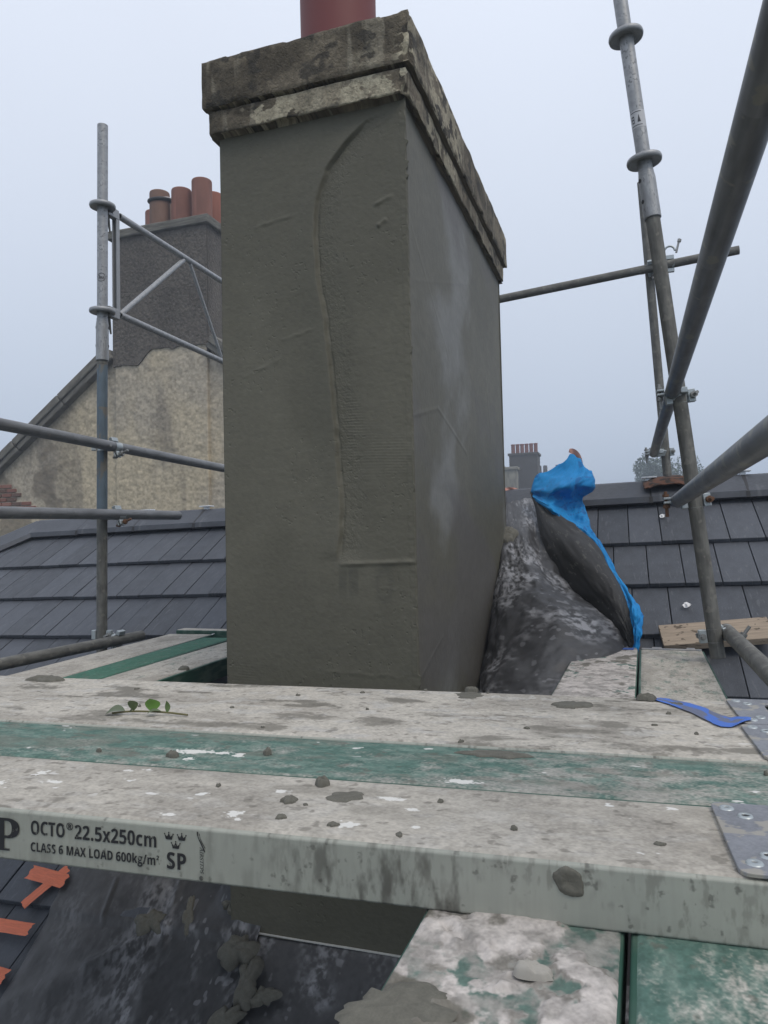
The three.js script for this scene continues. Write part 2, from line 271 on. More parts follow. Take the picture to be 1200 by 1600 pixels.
  const capFront = ctex(1024, 384, (u, v) => { const x = u * 0.69, y = v * 0.24; return capCol(x, y, 0, (v < 0.33 ? (0.35 + 0.5 * sm(0.4, 0.6, vn(u * 5, 2, 119))) * sm(0.12, 0.3, u) : 0) + (v > 0.28 && v < 0.72 ? 0.9 * sm(0.9, 0.96, u - 0.08 * (v - 0.4)) : 0) + 0.3 * sm(0.7, 0.78, u) * (1 - sm(0.84, 0.9, u)) * sm(0.36, 0.45, v) * (1 - sm(0.55, 0.65, v))); });
  const capSide = ctex(1536, 384, (u, v) => { const x = u * 1.75, y = v * 0.24; return capCol(x + 4, y, 0, 0.55 * sm(0.55, 0.7, fbm(x * 2.2, 3, 118, 3)) + (v > 0.28 && v < 0.72 ? 0.7 * (1 - sm(0.01, 0.04, u)) : 0)); });
  const capBump = gtex(512, 512, (u, v) => 0.5 + 0.6 * (fbm(u * 40, v * 40, 121, 4) - 0.5) - 0.4 * sm(0.66, 0.74, fbm(u * 50, v * 50, 125, 2)), true);
  const capM = [[capFront, 3], [capSide, 7]].map(([m, k]) => { const b = capBump.clone(); b.repeat.set(k, 1); b.needsUpdate = true; return mat(1, 1, 1, 0.95, 0, { map: m, bumpMap: b, bumpScale: 0.004 }); });
  const cap = (x0, x1, y0, y1, z0, z1) => {
    const g = new THREE.BoxGeometry(x1 - x0, y1 - y0, z0 - z1, 60, 14, 120).translate((x0 + x1) / 2, (y0 + y1) / 2 - CY0, (z0 + z1) / 2); const p = g.attributes.position, uv = g.attributes.uv, n = g.attributes.normal;
    for (let i = 0; i < p.count; i++) {
      const x = p.getX(i), y = p.getY(i), z = p.getZ(i), nx = n.getX(i), ny = n.getY(i);
      const v = (y + CY0 - 1.63) / 0.24; Math.abs(nx) > 0.5 ? uv.setXY(i, (z0 - z) / 1.75, v) : Math.abs(ny) > 0.5 ? uv.setXY(i, (x - CX0) * 1.3, 0.45 + (z0 - z) * 0.2) : uv.setXY(i, (x - x0) / (x1 - x0), v);
      const near = Math.min(Math.abs(x - x0), Math.abs(x - x1)), e = (q) => (fbm(q * 9, x * 7 + z * 7 + y * 11, 131, 4) - 0.5);
      const chip = 0.006; let ex = e(z + 3) * 2 * chip, ey = e(x + z + 5) * 2 * chip, ez = e(x + 7) * 2 * chip;
      const atX = near < 0.012 ? 1 : 0, atY = Math.min(Math.abs(y + CY0 - y0), Math.abs(y + CY0 - y1)) < 0.005 ? 1 : 0, atZ = Math.min(Math.abs(z - z0), Math.abs(z - z1)) < 0.016 ? 1 : 0, edge = atX + atY + atZ >= 2 ? 1 : 0;
      const cxm = (x0 + x1) / 2, cym = (y0 + y1) / 2 - CY0, czm = (z0 + z1) / 2, pull = edge * (0.004 + 0.012 * sm(0.5, 0.75, fbm((x + z) * 14, y * 20 + 2, 135, 3)));
      p.setXYZ(i, x + ex * 0.6 - Math.sign(x - cxm) * atX * pull, y + ey * 0.6 - Math.sign(y - cym) * atY * pull, z + ez * 0.6 - Math.sign(z - czm) * atZ * pull);
    }
    g.computeVertexNormals(); return g;
  };
  const mats = [capM[1], capM[1], capM[1], capM[1], capM[0], capM[0]];
  part('cap_upper_tier', cap(-1.228, -0.545, 1.715, 1.872, -1.955, -3.69), mats, st);
  part('cap_lower_tier', cap(-1.211, -0.562, 1.634, 1.714, -1.968, -3.665), mats, st);
  const pot = part('chimney_pot', new THREE.LatheGeometry([[0.128, 0], [0.13, 0.3], [0.131, 0.62], [0.145, 0.64], [0.145, 0.7], [0.118, 0.7], [0.118, 0]].map((q) => new THREE.Vector2(...q)), 48).translate(-0.895, 1.87 - CY0, -2.3), mat(0.16, 0.036, 0.034, 0.62), st);
  pot.userData.label = 'dark red cylindrical pot';
  part('flaunching', blobGeo(0.2, 0.2, 0.07, 140, 0.1).translate(-0.895, 1.865 - CY0, -2.3), mat(0.2, 0.19, 0.16, 0.95), st);
}

// ---------------------------------------------------------------- lead and flashing
const leadCol = (x, y, s, chalk) => {
  const n = fbm(x * 4, y * 4, 151 + s, 4), f = fbm(x * 60, y * 60, 154 + s, 3), c1 = sm(0.45, 0.78, fbm(x * 7 + 3, y * 6, 157 + s, 5)) * sm(0.3, 0.75, f), sp = sm(0.74, 0.8, fbm(x * 38, y * 38, 160 + s, 2));
  let k = 0.052 + 0.04 * (n - 0.4) + 0.03 * (f - 0.5); let c = [k, k, k * 1.04]; c = mix3(c, [0.265, 0.268, 0.28], clamp(chalk * (1.35 * c1 + 0.4 * sp))); return c;
};
{
  const g = thing('lead_apron', 'dark lead sheet with chalky white stains lying on the roof under the lettered board', 'lead flashing', roofWorld(-1.5, -1.3).toArray());
  const map = ctex(1024, 1024, (u, v) => { const x = u * 1.05, y = v * 1.7; return leadCol(x, y, 0, 0.25 + 0.9 * sm(0.35, 0.75, u)); });
  const map2 = ctex(1024, 768, (u, v) => leadCol(u * 1.5 + 5, v * 1.1, 3, 0.55 + 0.3 * (1 - u)));
  const bump = gtex(512, 512, (u, v) => 0.5 + 0.5 * (fbm(u * 22, v * 22, 171, 4) - 0.5), true);
  const o = g.position;
  const put = (x, z, off) => { const p = roofWorld(x, z, off).sub(o); return [p.x, p.y, p.z]; };
  const step = (z) => { const t = (((z + 2.0) / 0.30) % 1 + 1) % 1; return 0.016 * t - 0.016 * sm(0.0, 0.09, t) * 0 + (t < 0.1 ? 0.016 * (1 - sm(0, 0.1, t)) : 0); };
  const crease = (x, z) => { let h = 0; for (const [x0, z0, x1, z1, w, k] of [[-1.62, -1.87, -1.44, -1.99, 0.016, 0.014], [-1.48, -2.2, -1.42, -1.95, 0.014, 0.006], [-1.8, -1.75, -1.6, -1.86, 0.04, 0.01], [-1.4, -1.85, -1.3, -1.6, 0.03, 0.008], [-1.7, -2.1, -1.66, -1.98, 0.008, 0.005]]) { const dx = x1 - x0, dz = z1 - z0, t = clamp(((x - x0) * dx + (z - z0) * dz) / (dx * dx + dz * dz)), e = Math.hypot(x - x0 - dx * t, z - z0 - dz * t); h += k * Math.exp(-e * e / (w * w)); } return h; };
  part('left_sheet', gridGeo(130, 200, (u, v) => {
    const z = lerp(-1.15, -2.85, v), xl = -1.905 + 0.17 * (z + 2.09) + 0.006 * vn(z * 14, 1, 172), x = lerp(xl, -1.115, u);
    const off = 0.02 + step(z) + crease(x, z) + 0.016 * (fbm(x * 7, z * 7, 173, 4) - 0.5) * sm(0, 0.05, u) - (u === 0 ? 0.012 : 0) + 0.1 * sm(-1.32, -1.19, x) * sm(-2.0, -2.12, z);
    return put(x, z, off);
  }), mat(1, 1, 1, 0.5, 0.1, { map, bumpMap: bump, bumpScale: 0.003 }), g);
  part('right_sheet', gridGeo(130, 100, (u, v) => {
    const z = lerp(-1.15, -2.015, v), x = lerp(-1.13 + 0.05 * (z + 2), 0.1, u);
    return put(x, z, 0.014 + step(z) * 0.3 + 0.01 * (fbm(x * 6, z * 6, 176, 4) - 0.5) * sm(-2.0, -1.9, z) + (u === 0 ? -0.015 : 0));
  }), mat(1, 1, 1, 0.5, 0.1, { map: map2, bumpMap: bump, bumpScale: 0.003 }), g);

  const rows = [[[-0.701, 0.64, -4.3], [-0.654, 0.632, -4.33], [-0.572, 0.632, -4.33], [-0.487, 0.629, -4.33], [-0.397, 0.614, -4.33]], [[-0.628, 0.48, -3.85], [-0.577, 0.475, -3.86], [-0.493, 0.459, -3.85], [-0.421, 0.441, -3.9], [-0.339, 0.406, -4.0]], [[-0.586, 0.332, -3.55], [-0.521, 0.331, -3.52], [-0.431, 0.315, -3.5], [-0.341, 0.273, -3.55], [-0.259, 0.23, -3.7]], [[-0.575, 0.203, -3.35], [-0.487, 0.212, -3.27], [-0.358, 0.195, -3.2], [-0.244, 0.137, -3.25], [-0.149, 0.08, -3.45]], [[-0.571, 0.062, -3.16], [-0.474, 0.099, -3.05], [-0.308, 0.121, -2.95], [-0.155, 0.067, -3.0], [-0.04, -0.006, -3.22]], [[-0.572, -0.09, -2.98], [-0.484, -0.032, -2.85], [-0.291, 0.021, -2.75], [-0.126, -0.02, -2.82], [-0.005, -0.08, -3.1]], [[-0.567, -0.203, -2.83], [-0.495, -0.156, -2.66], [-0.306, -0.117, -2.55], [-0.134, -0.14, -2.65], [0.012, -0.204, -2.9]], [[-0.551, -0.305, -2.65], [-0.494, -0.272, -2.48], [-0.301, -0.246, -2.38], [-0.111, -0.265, -2.5], [0.027, -0.328, -2.7]], [[-0.55, -0.6, -2.4], [-0.49, -0.58, -2.28], [-0.3, -0.56, -2.2], [-0.11, -0.57, -2.3], [0.03, -0.6, -2.5]]];
  const rows2 = rows.map((r, k) => { const a = r[0]; return [k < 2 ? [a[0] - 0.02, a[1] - 0.1, a[2] - 0.02] : [-0.574, a[1] - 0.1, a[2] - 0.06], ...r]; });
  const mound = solid('lead_mound', sheetGeo(rows2, 110, 200, 0.003, (u, v) => 0.045 * (fbm(u * 6, v * 9, 181, 4) - 0.5) + 0.012 * (fbm(u * 22, v * 34, 183, 3) - 0.5)),
    mat(1, 1, 1, 0.55, 0.1, { map: ctex(768, 1536, (u, v) => leadCol(u * 0.75 + 2, v * 1.7, 7, 1.0)), bumpMap: bump, bumpScale: 0.004, side: THREE.DoubleSide }),
    'bulging lumpy grey lead sheet dressed against the right side of the rendered stack', 'lead flashing');
  mound.receiveShadow = true;
}

// ---------------------------------------------------------------- scaffold boards
const BT = 0.071;                                                   // board thickness
const sideCol = (x, y, s, dirt) => {                                // moulded grey-green side with grime runs
  const n = fbm(x * 6, y * 30, 201 + s, 3), w = fbm(x * 260, y * 14, 203 + s, 2), run = sm(0.5, 0.76, fbm(x * 60, y * 22, 205 + s, 5)) * sm(0.4, 0.6, fbm(x * 9, y * 6, 206 + s, 3)) * dirt, spt = sm(0.68, 0.8, fbm(x * 120, y * 100, 208 + s, 4)) * sm(0.4, 0.65, fbm(x * 12, y * 12, 209 + s, 3));
  let k = 0.325 + 0.06 * (n - 0.5) + 0.035 * (w - 0.5); let c = [k * 0.99, k * 1.02, k * 0.88]; c = mix3(c, [0.05, 0.046, 0.036], 0.75 * run); c = mix3(c, [0.11, 0.104, 0.085], 0.42 * dirt * sm(0.5, 0.72, fbm(x * 190, y * 60, 211 + s, 5)) * sm(0.38, 0.58, fbm(x * 14, y * 10, 213 + s, 4))); return mix3(c, [0.04, 0.037, 0.03], 0.55 * spt);
};
// top of a board: green paint under pale cement dust, wet grey smears, white paint flecks
function topMap(seed, o) {
  const L = o.L ?? 2.5, W = o.W ?? 0.225;
  return ctex(2048, 256, (u, v) => {
    const x = u * L, y = v * W;
    const lo = fbm(x * 5, y * 9, 221 + seed, 4), mid = fbm(x * 22, y * 40, 223 + seed, 4), f = fbm(x * 260, y * 300, 225 + seed, 2), gr = fbm(x * 34, y * 70, 227 + seed, 4), sp = fbm(x * 120, y * 130, 229 + seed, 3);
    const D = o.tone ?? 1; let dust = [0.45 * D, 0.42 * D, 0.365 * D]; dust = mix3(dust, [0.34 * D, 0.315 * D, 0.272 * D], sm(0.4, 0.7, lo)); dust = mix3(dust, [0.47, 0.45, 0.41], sm(0.55, 0.72, mid) * (o.pale ?? 0.4));
    let green = mix3([0.085, 0.165, 0.135], [0.14, 0.215, 0.18], sm(0.35, 0.7, gr)); if (o.deep) green = mix3(green, [0.02, 0.13, 0.075], 0.75);
    let cover = o.cover >= 1 ? 1 : sm(0.5 - 0.18, 0.5 + 0.16, 0.55 * mid + 0.3 * lo + 0.25 * f - 0.05 + (o.cover - 0.5) * 0.8 + (o.grad ? o.grad(u, v, lo) : 0));
    if (o.cover < 0.4 && !o.deep) dust = mix3(dust, [0.30, 0.305, 0.275], 0.65);
    let c = mix3(green, dust, cover);
    const g = 0.62 + 0.36 * f + 0.2 * (gr - 0.5) + 0.42 * (sp - 0.28); c = [c[0] * g, c[1] * g, c[2] * g];
    const wet = sm(0.55, 0.74, fbm(x * 9, y * 20, 231 + seed, 6) + 0.25 * (sp - 0.5) + (o.wetAt ? o.wetAt(x, y) : 0)) * (o.wet ?? 0.5); c = mix3(c, [0.15, 0.14, 0.115], wet);
    const dk = sm(0.66, 0.78, fbm(x * 46, y * 60, 234 + seed, 4)); c = mix3(c, [0.12, 0.11, 0.09], 0.55 * dk);
    const wh = sm(0.77, 0.795, fbm(x * 24, y * 40, 237 + seed, 4)) * sm(0.45, 0.6, fbm(x * 3, y * 6, 239 + seed, 2)) * (o.white ?? 0.8); c = mix3(c, [0.66, 0.65, 0.62], wh);
    if (o.splash) for (const [cx, cy, rx, ry] of o.splash) { const dx = (x - cx) / rx, dy = (y - cy) / ry; if (Math.abs(dx) < 2 && Math.abs(dy) < 2) c = mix3(c, [0.68, 0.67, 0.63], 0.92 * (1 - sm(0.8, 0.95, Math.hypot(dx, dy) + 1.9 * (fbm(x * 150, y * 220, 249 + seed, 4) - 0.5)))); }
    return c;
  });
}
const dustBump = gtex(1024, 256, (u, v) => 0.5 + 0.5 * (fbm(u * 500, v * 60, 241, 3) - 0.5) + 0.5 * (fbm(u * 90, v * 12, 243, 3) - 0.5), true);
const sideMapA = ctex(2048, 128, (u, v) => { const x = u * 2.5, y = v * 0.071; return sideCol(x, y, 0, 0.3 + 0.7 * sm(0.72, 0.78, u) * (1 - 0.5 * sm(0.93, 0.97, u))); });
const sideMapB = ctex(1024, 64, (u, v) => { const c = sideCol(u * 2.5, v * 0.07, 4, 0.6), k = sm(0.35, 0.75, fbm(u * 30, v * 4, 245, 3)); return mix3([0.018, 0.07, 0.048], [c[0] * 0.4, c[1] * 0.55, c[2] * 0.5], k * 0.5); });
const sideA = mat(1, 1, 1, 0.6, 0, { map: sideMapA }), sideB = mat(1, 1, 1, 0.6, 0, { map: sideMapB });
const plateM = mat(1, 1, 1, 0.5, 0.45, { map: ctex(256, 256, (u, v) => { const n = fbm(u * 6, v * 6, 251, 4), f = fbm(u * 60, v * 60, 253, 2); const k = 0.26 + 0.12 * (n - 0.5) + 0.08 * (f - 0.5); return mix3([k * 0.97, k, k * 1.08], [0.42, 0.39, 0.33], 0.8 * sm(0.56, 0.66, fbm(u * 9, v * 9, 255, 4))); }, true) });
const greenEnd = mat(0.012, 0.075, 0.042, 0.6);
// board: L along local x, top at y = BT, origin at the bottom centre; deck surface from x0 to x1
function board(name, label, L, W, map, side, opt = {}) {
  const g = thing(name, label, 'scaffold board', [0, 0, 0], opt.group);
  const cut = opt.plate ?? 0, T = BT - 0.002;
  const b = new RoundedBoxGeometry(L - cut, T, W, 2, 0.004).translate(-cut / 2, T / 2, 0); { const p = b.attributes.position, n = b.attributes.normal, uv = []; for (let i = 0; i < p.count; i++) uv.push(Math.abs(n.getX(i)) > 0.7 ? p.getZ(i) / L + 0.5 : p.getX(i) / L + 0.5, p.getY(i) / T); b.setAttribute('uv', new THREE.Float32BufferAttribute(uv, 2)); }
  part('body', b, side, g);
  const w2 = W / 2 - (opt.flat ? 0 : 0.0012), l0 = -L / 2 + 0.0012, l1 = L / 2 - cut - 0.0012;
  part('deck_surface', gridGeo(opt.nu ?? 240, opt.nv ?? 26, (u, v) => {
    const x = lerp(l0, l1, u), z = lerp(w2, -w2, v), e = Math.min(opt.flat && z * opt.flat > 0 ? 1 : w2 - Math.abs(z), x - l0, l1 - x);
    let y = BT + 0.0006 * (fbm(x * 30, z * 30, 261 + (opt.seed ?? 0), 3) - 0.5); if (e < 0.004) y -= 0.003 * Math.pow(1 - e / 0.004, 2); if (e < 1e-5) y -= 0.003;
    if (opt.relief) y += opt.relief(x, z) * sm(0, 0.012, e); return [x, y, z];
  }), mat(1, 1, 1, 0.9, 0, { map, bumpMap: dustBump, bumpScale: 0.0016 }), g);
  if (cut) {                                                        // end plate with its hook slot
    const s = new THREE.Shape(), hw = W / 2 - 0.004, x0 = L / 2 - cut - 0.028, x1 = L / 2, r = 0.014;
    s.moveTo(x0 + r, -hw); s.lineTo(x1, -hw); s.lineTo(x1, hw); s.lineTo(x0 + r, hw); s.quadraticCurveTo(x0, hw, x0, hw - r); s.lineTo(x0, -hw + r); s.quadraticCurveTo(x0, -hw, x0 + r, -hw);
    const h = new THREE.Path(), a = x0 + 0.062, bz = hw - 0.045; h.moveTo(x1 - 0.012, -bz); h.lineTo(a + 0.025, -bz); h.quadraticCurveTo(a, -bz, a, -bz + 0.03); h.lineTo(a, bz - 0.03); h.quadraticCurveTo(a, bz, a + 0.025, bz); h.lineTo(x1 - 0.012, bz); h.closePath(); s.holes.push(h);
    const pg = new THREE.ExtrudeGeometry(s, { depth: 0.003, bevelEnabled: true, bevelSize: 0.001, bevelThickness: 0.001, bevelSegments: 2 }).rotateX(-Math.PI / 2).translate(0, BT + 0.0016, 0);
    const p = part('end_plate', pg, plateM, g); { const q = pg.attributes.position, uv = []; for (let i = 0; i < q.count; i++) uv.push(q.getX(i) * 5, q.getZ(i) * 5); pg.setAttribute('uv', new THREE.Float32BufferAttribute(uv, 2)); }
    for (const [dx, dz, hole] of [[0.016, -0.085, 0], [0.034, -0.06, 1], [0.036, 0.06, 1], [0.018, 0.082, 0]]) {
      const rv = part('rivet', new THREE.LatheGeometry((hole ? [[0.0045, 0.0002], [0.005, 0.002], [0.008, 0.0022], [0.0095, 0]] : [[0.003, 0.0005], [0.0035, 0.0022], [0.008, 0.002], [0.0095, 0]]).map((t) => new THREE.Vector2(...t)).reverse(), 20).translate(x0 + dx, BT + 0.0056, dz), M.zinc, p);
      part('rivet_core', new THREE.CylinderGeometry(0.0046, 0.0046, 0.0012, 14).translate(x0 + dx, BT + 0.0061, dz), hole ? M.black : M.bolt, p); rv.castShadow = true;
    }
    part('end_channel', mergeGeometries([rbox(cut - 0.004, 0.03, W - 0.012, 0.003, L / 2 - cut / 2, 0.018, 0), rbox(cut - 0.004, 0.06, 0.012, 0.003, L / 2 - cut / 2, 0.0402, W / 2 - 0.012), rbox(cut - 0.004, 0.06, 0.012, 0.003, L / 2 - cut / 2, 0.0402, -W / 2 + 0.012)]), greenEnd, g);
  }
  return g;
}
const gA = 'boards laid side by side in front of the stack';
const turnA = 0.043, placeA = (g, xEnd, zMid) => { g.rotation.y = turnA; const xc = xEnd - 1.25; g.position.set(xc, -BT, zMid - turnA * xc); };
const flecks = (list) => (x, y) => { let m = 0; for (const [cx, cy, rx, ry] of list) { const d = Math.hypot((x - cx) / rx, (y - cy) / ry); m = Math.max(m, 0.4 * (1 - sm(0.6, 1.15, d))); } return m; };
const bFront = board('lettered_board', 'pale grey scaffold board nearest the camera with black lettering along its side', 2.5, 0.2215, topMap(0, { splash: [[1.83, 0.052, 0.016, 0.012], [1.845, 0.036, 0.008, 0.006], [1.42, 0.15, 0.012, 0.012], [1.47, 0.115, 0.018, 0.008], [1.39, 0.085, 0.012, 0.014], [2.03, 0.155, 0.022, 0.008], [2.0, 0.05, 0.016, 0.011], [2.07, 0.12, 0.01, 0.008], [1.86, 0.15, 0.012, 0.008], [1.56, 0.19, 0.01, 0.006], [1.74, 0.03, 0.012, 0.006], [2.09, 0.06, 0.006, 0.005]], cover: 1, wet: 0.35, white: 1, wetAt: flecks([[1.93, 0.17, 0.11, 0.025]]) }), sideA, { plate: 0.1, group: gA });
placeA(bFront, 0.222, -0.9675);
const bGreen = board('green_board', 'worn green dusty board lying second from the lettered front board', 2.5, 0.2165, topMap(11, { splash: [[1.345, 0.094, 0.036, 0.014], [1.4, 0.098, 0.016, 0.011], [1.435, 0.088, 0.012, 0.012], [1.36, 0.05, 0.012, 0.008], [1.83, 0.03, 0.03, 0.01], [2.3, 0.17, 0.02, 0.014]], cover: 0.32, wet: 0.45, white: 0.9, grad: (u, v) => 0.16 * sm(0.7, 0.84, u) - 0.14 * v + 0.05, wetAt: flecks([[1.0, 0.08, 0.12, 0.05], [2.07, 0.13, 0.09, 0.02]]) }), sideB, { group: gA, seed: 5 });
placeA(bGreen, 0.41, -1.1865); bGreen.position.y -= 0.002;
const bBackA = board('dusty_board', 'pale dust-covered board third from the front, with a leafy twig on it', 2.5, 0.225, topMap(21, { cover: 1, wet: 0.8, white: 0.55, pale: 0.9, tone: 1.12 }), sideA, { flat: -1, plate: 0.09, group: gA, seed: 9 });
placeA(bBackA, 0.305, -1.4085);
const bBackB = board('dusty_board', 'pale dust-covered board fourth from the front, closest to the stack, with blue tape', 2.5, 0.225, topMap(31, { cover: 1, wet: 0.9, white: 0.4, pale: 0.9, tone: 1.12 }), sideA, { flat: 1, plate: 0.09, group: gA, seed: 13 });
placeA(bBackB, 0.305, -1.6336);
// lettering along the front board's side
{
  const cv = document.createElement('canvas'); cv.width = 2048; cv.height = 404; const c = cv.getContext('2d'), S = 2048 / 0.36;
  c.fillStyle = '#000'; c.fillRect(0, 0, 2048, 404); c.fillStyle = '#fff'; c.strokeStyle = '#fff';
  const fit = (t, font, x0, x1, y0, y1) => { c.save(); c.font = font; const m = c.measureText(t), w = m.width, a = m.actualBoundingBoxAscent; c.translate(x0 * S, y1 * S); c.scale((x1 - x0) * S / w, (y1 - y0) * S / a); c.fillText(t, 0, 0); c.restore(); };
  fit('P', 'bold 100px "Droid Serif", serif', 0.004, 0.054, 0.0115, 0.0565);
  fit('OCTO', 'bold 100px "Droid Sans", sans-serif', 0.0695, 0.1275, 0.0115, 0.0305); 
  fit('®', 'bold 100px "Droid Sans", sans-serif', 0.1285, 0.1405, 0.0095, 0.0195);
  fit('22.5x250cm', 'bold 100px "Droid Sans", sans-serif', 0.1415, 0.2705, 0.0115, 0.0305);
  fit('CLASS 6 MAX LOAD 600kg/m', 'bold 100px "Droid Sans", sans-serif', 0.0695, 0.2680, 0.0405, 0.0535); fit('2', 'bold 100px "Droid Sans", sans-serif', 0.2685, 0.2725, 0.0405, 0.0465);
  fit('SP', 'bold 100px "Droid Sans", sans-serif', 0.283, 0.3135, 0.034, 0.0555);
  const crown = (x, y, w) => { c.save(); c.translate(x * S, y * S); c.scale(w * S, w * S); c.beginPath(); c.moveTo(-0.36, 0.3); c.lineTo(-0.5, -0.22); c.lineTo(-0.2, 0.02); c.lineTo(0, -0.36); c.lineTo(0.2, 0.02); c.lineTo(0.5, -0.22); c.lineTo(0.36, 0.3); c.closePath(); c.fill(); for (const [px, py] of [[-0.5, -0.25], [0, -0.4], [0.5, -0.25]]) { c.beginPath(); c.arc(px, py, 0.08, 0, 7); c.fill(); } c.restore(); };
  crown(0.2875, 0.0145, 0.0125); crown(0.3065, 0.0145, 0.0125); crown(0.2975, 0.0255, 0.0125);
  c.save(); c.translate(0.3325 * S, 0.024 * S); c.rotate(Math.PI / 2); c.font = 'italic 40px "Droid Serif", serif'; const w = c.measureText('AIRSTEPS').width; c.scale(0.033 * S / w, 1.0); c.fillText('AIRSTEPS', 0, 0); c.restore();
  fit('®', 'bold 100px "Droid Sans", sans-serif', 0.331, 0.337, 0.0605, 0.066);
  c.lineWidth = 9; c.beginPath(); c.moveTo(0.3295 * S, 0.005 * S); c.bezierCurveTo(0.329 * S, 0.014 * S, 0.335 * S, 0.018 * S, 0.3395 * S, 0.03 * S); c.stroke(); c.lineWidth = 5; c.beginPath(); c.moveTo(0.332 * S, 0.007 * S); c.quadraticCurveTo(0.333 * S, 0.016 * S, 0.3405 * S, 0.025 * S); c.stroke();
  const id = c.getImageData(0, 0, 2048, 404); for (let y = 0; y < 404; y++) for (let x = 0; x < 2048; x++) { const k = (y * 2048 + x) * 4, wear = 1 - 0.6 * sm(0.66, 0.76, fbm(x / 30, y / 30, 271, 4)); id.data[k] *= wear; id.data[k + 1] *= wear; id.data[k + 2] *= wear; } c.putImageData(id, 0, 0);
  const t = new THREE.CanvasTexture(cv); t.magFilter = THREE.LinearFilter;
  const m = mat(0.018, 0.018, 0.02, 0.7, 0, { alphaMap: t, transparent: true });
  const p = part('printed_lettering', new THREE.PlaneGeometry(0.36, 0.071), m, bFront); p.position.set(-0.695 - (0.222 - 1.25), BT / 2 - 0.001, 0.2215 / 2 + 0.0012);
}
// two boards running back beneath them on the right
const gB = 'boards running back beside the stack';
const caked = (x, z) => { const w = 0.03 * (fbm(x * 20, z * 20, 296, 3) - 0.5); return 0.7 * fbm(x * 11 + w * 9, z * 11 - w * 9, 281, 6) + 0.3 * fbm(x * 55, z * 55, 282, 4); };
const plaster = (x, z) => { const px = x + 1.25, k = sm(0.46, 0.54, caked(px, z)) * (1 - sm(0.5, 0.7, px)); return 0.0055 * k * (0.2 + 1.2 * fbm(px * 34, z * 34, 283, 5)) + 0.003 * (fbm(px * 70, z * 70, 285, 4) - 0.5); };
const plasterMap = ctex(2048, 512, (u, v) => {
  const x = u * 2.5, z = (0.5 - v) * 0.225, q = caked(x, z) + 0.05 * sm(0.35, 0.5, x) + 0.07 * (1 - sm(-0.02, 0.05, z)) * (1 - sm(0.4, 0.5, x)) - 0.04 * sm(0.02, 0.08, z), k = sm(0.44, 0.5, q), mid = fbm(x * 40, z * 40, 287, 5), f = fbm(x * 260, z * 260, 289, 2), far = sm(0.6, 1.2, x);
  let c = mix3([0.11, 0.175, 0.145], [0.30, 0.295, 0.265], sm(0.38, 0.6, mid)); const pl = mix3([0.56, 0.515, 0.475], [0.36, 0.335, 0.305], sm(0.45, 0.7, mid)); c = mix3(c, pl, Math.max(k, far * sm(0.36, 0.46, mid + 0.06 * (f - 0.5))));
  c = mix3(c, [0.15, 0.14, 0.115], 0.75 * sm(0.06, 0.0, Math.abs(q - 0.5)) * sm(0.5, 0.66, fbm(x * 30, z * 30, 291, 5)));
  c = mix3(c, [0.13, 0.122, 0.095], 0.85 * sm(0.5, 0.6, fbm(x * 16, z * 16, 295, 6) + 0.38 * (1 - sm(0.02, 0.1, Math.hypot(x - 0.19, z + 0.08))) - 0.14));
  const g = 0.6 + 0.35 * f + 0.5 * (fbm(x * 80, z * 80, 293, 4) - 0.3); return [c[0] * g, c[1] * g, c[2] * g];
});
const placeB = (g, xm, z0, turn, y = -2 * BT) => { g.rotation.y = Math.PI / 2 - turn; g.position.set(xm + turn * 1.25, y, z0 - 1.25); };
const bR1 = board('plastered_board', 'green board caked with white plaster running under the front boards towards the lead mound', 2.5, 0.222, plasterMap, sideB, { group: gB, nu: 700, nv: 70, relief: plaster, seed: 15 });
placeB(bR1, -0.139, -0.465, 0.0158);
const bR2 = board('scuffed_green_board', 'scuffed green board running back on the far right beside the plastered board', 2.5, 0.225, topMap(51, { cover: 0.46, wet: 0.35, white: 0.15, grad: (u, v) => 0.2 * sm(0.35, 0.6, u) - 0.12 * v * (1 - sm(0.1, 0.3, u)) + 0.3 * (fbm(u * 4, v * 14, 53, 4) - 0.5) }), sideB, { group: gB, seed: 17 });
placeB(bR2, 0.092, -0.465, 0.0145);
for (const [b, blue] of [[bR1, 1], [bR2, 0]]) { const p = part('end_strip', mergeGeometries([rbox(0.018, 0.01, 0.21, 0.002, 1.257, BT - 0.002, 0), rbox(0.04, 0.006, 0.03, 0.002, 1.285, BT - 0.001, 0.07), rbox(0.04, 0.006, 0.035, 0.002, 1.285, BT - 0.001, -0.05)]), plateM, b); if (blue) part('end_tape', rbox(0.03, 0.003, 0.05, 0.001, 1.24, BT + 0.002, 0.07), mat(0.05, 0.12, 0.4, 0.6), b); p.receiveShadow = true; }
// three boards on the left of the stack
const bL1 = board('inner_board', 'dusty board with a dark green side left of the stack, nearest to it', 2.0, 0.215, topMap(61, { cover: 0.75, wet: 0.3, white: 0.3, L: 2 }), sideB, { group: gB, seed: 19 });
const bL2 = board('narrow_green_board', 'narrow clean green board between two pale boards left of the stack', 2.0, 0.152, topMap(71, { cover: -0.15, wet: 0.1, white: 0.1, deep: 1, L: 2, W: 0.15 }), sideB, { group: gB, seed: 21 });
const bL3 = board('outer_board', 'pale dusty board at the outer left edge, ending under the scaffold pole', 2.0, 0.235, topMap(81, { cover: 1, wet: 0.3, white: 0.3, L: 2 }), sideB, { group: gB, seed: 23 });
const placeL = (g, x, z1, turn) => { g.rotation.y = Math.PI / 2 + turn; g.position.set(x + turn * (2.03 - 2.03) - turn * (-(z1 + 1.0) - 2.03), -2 * BT, z1 + 1.0); };
placeL(bL1, -1.566, -3.0, 0.06); placeL(bL2, -1.748, -3.02, 0.085); placeL(bL3, -1.938, -3.12, 0.1);
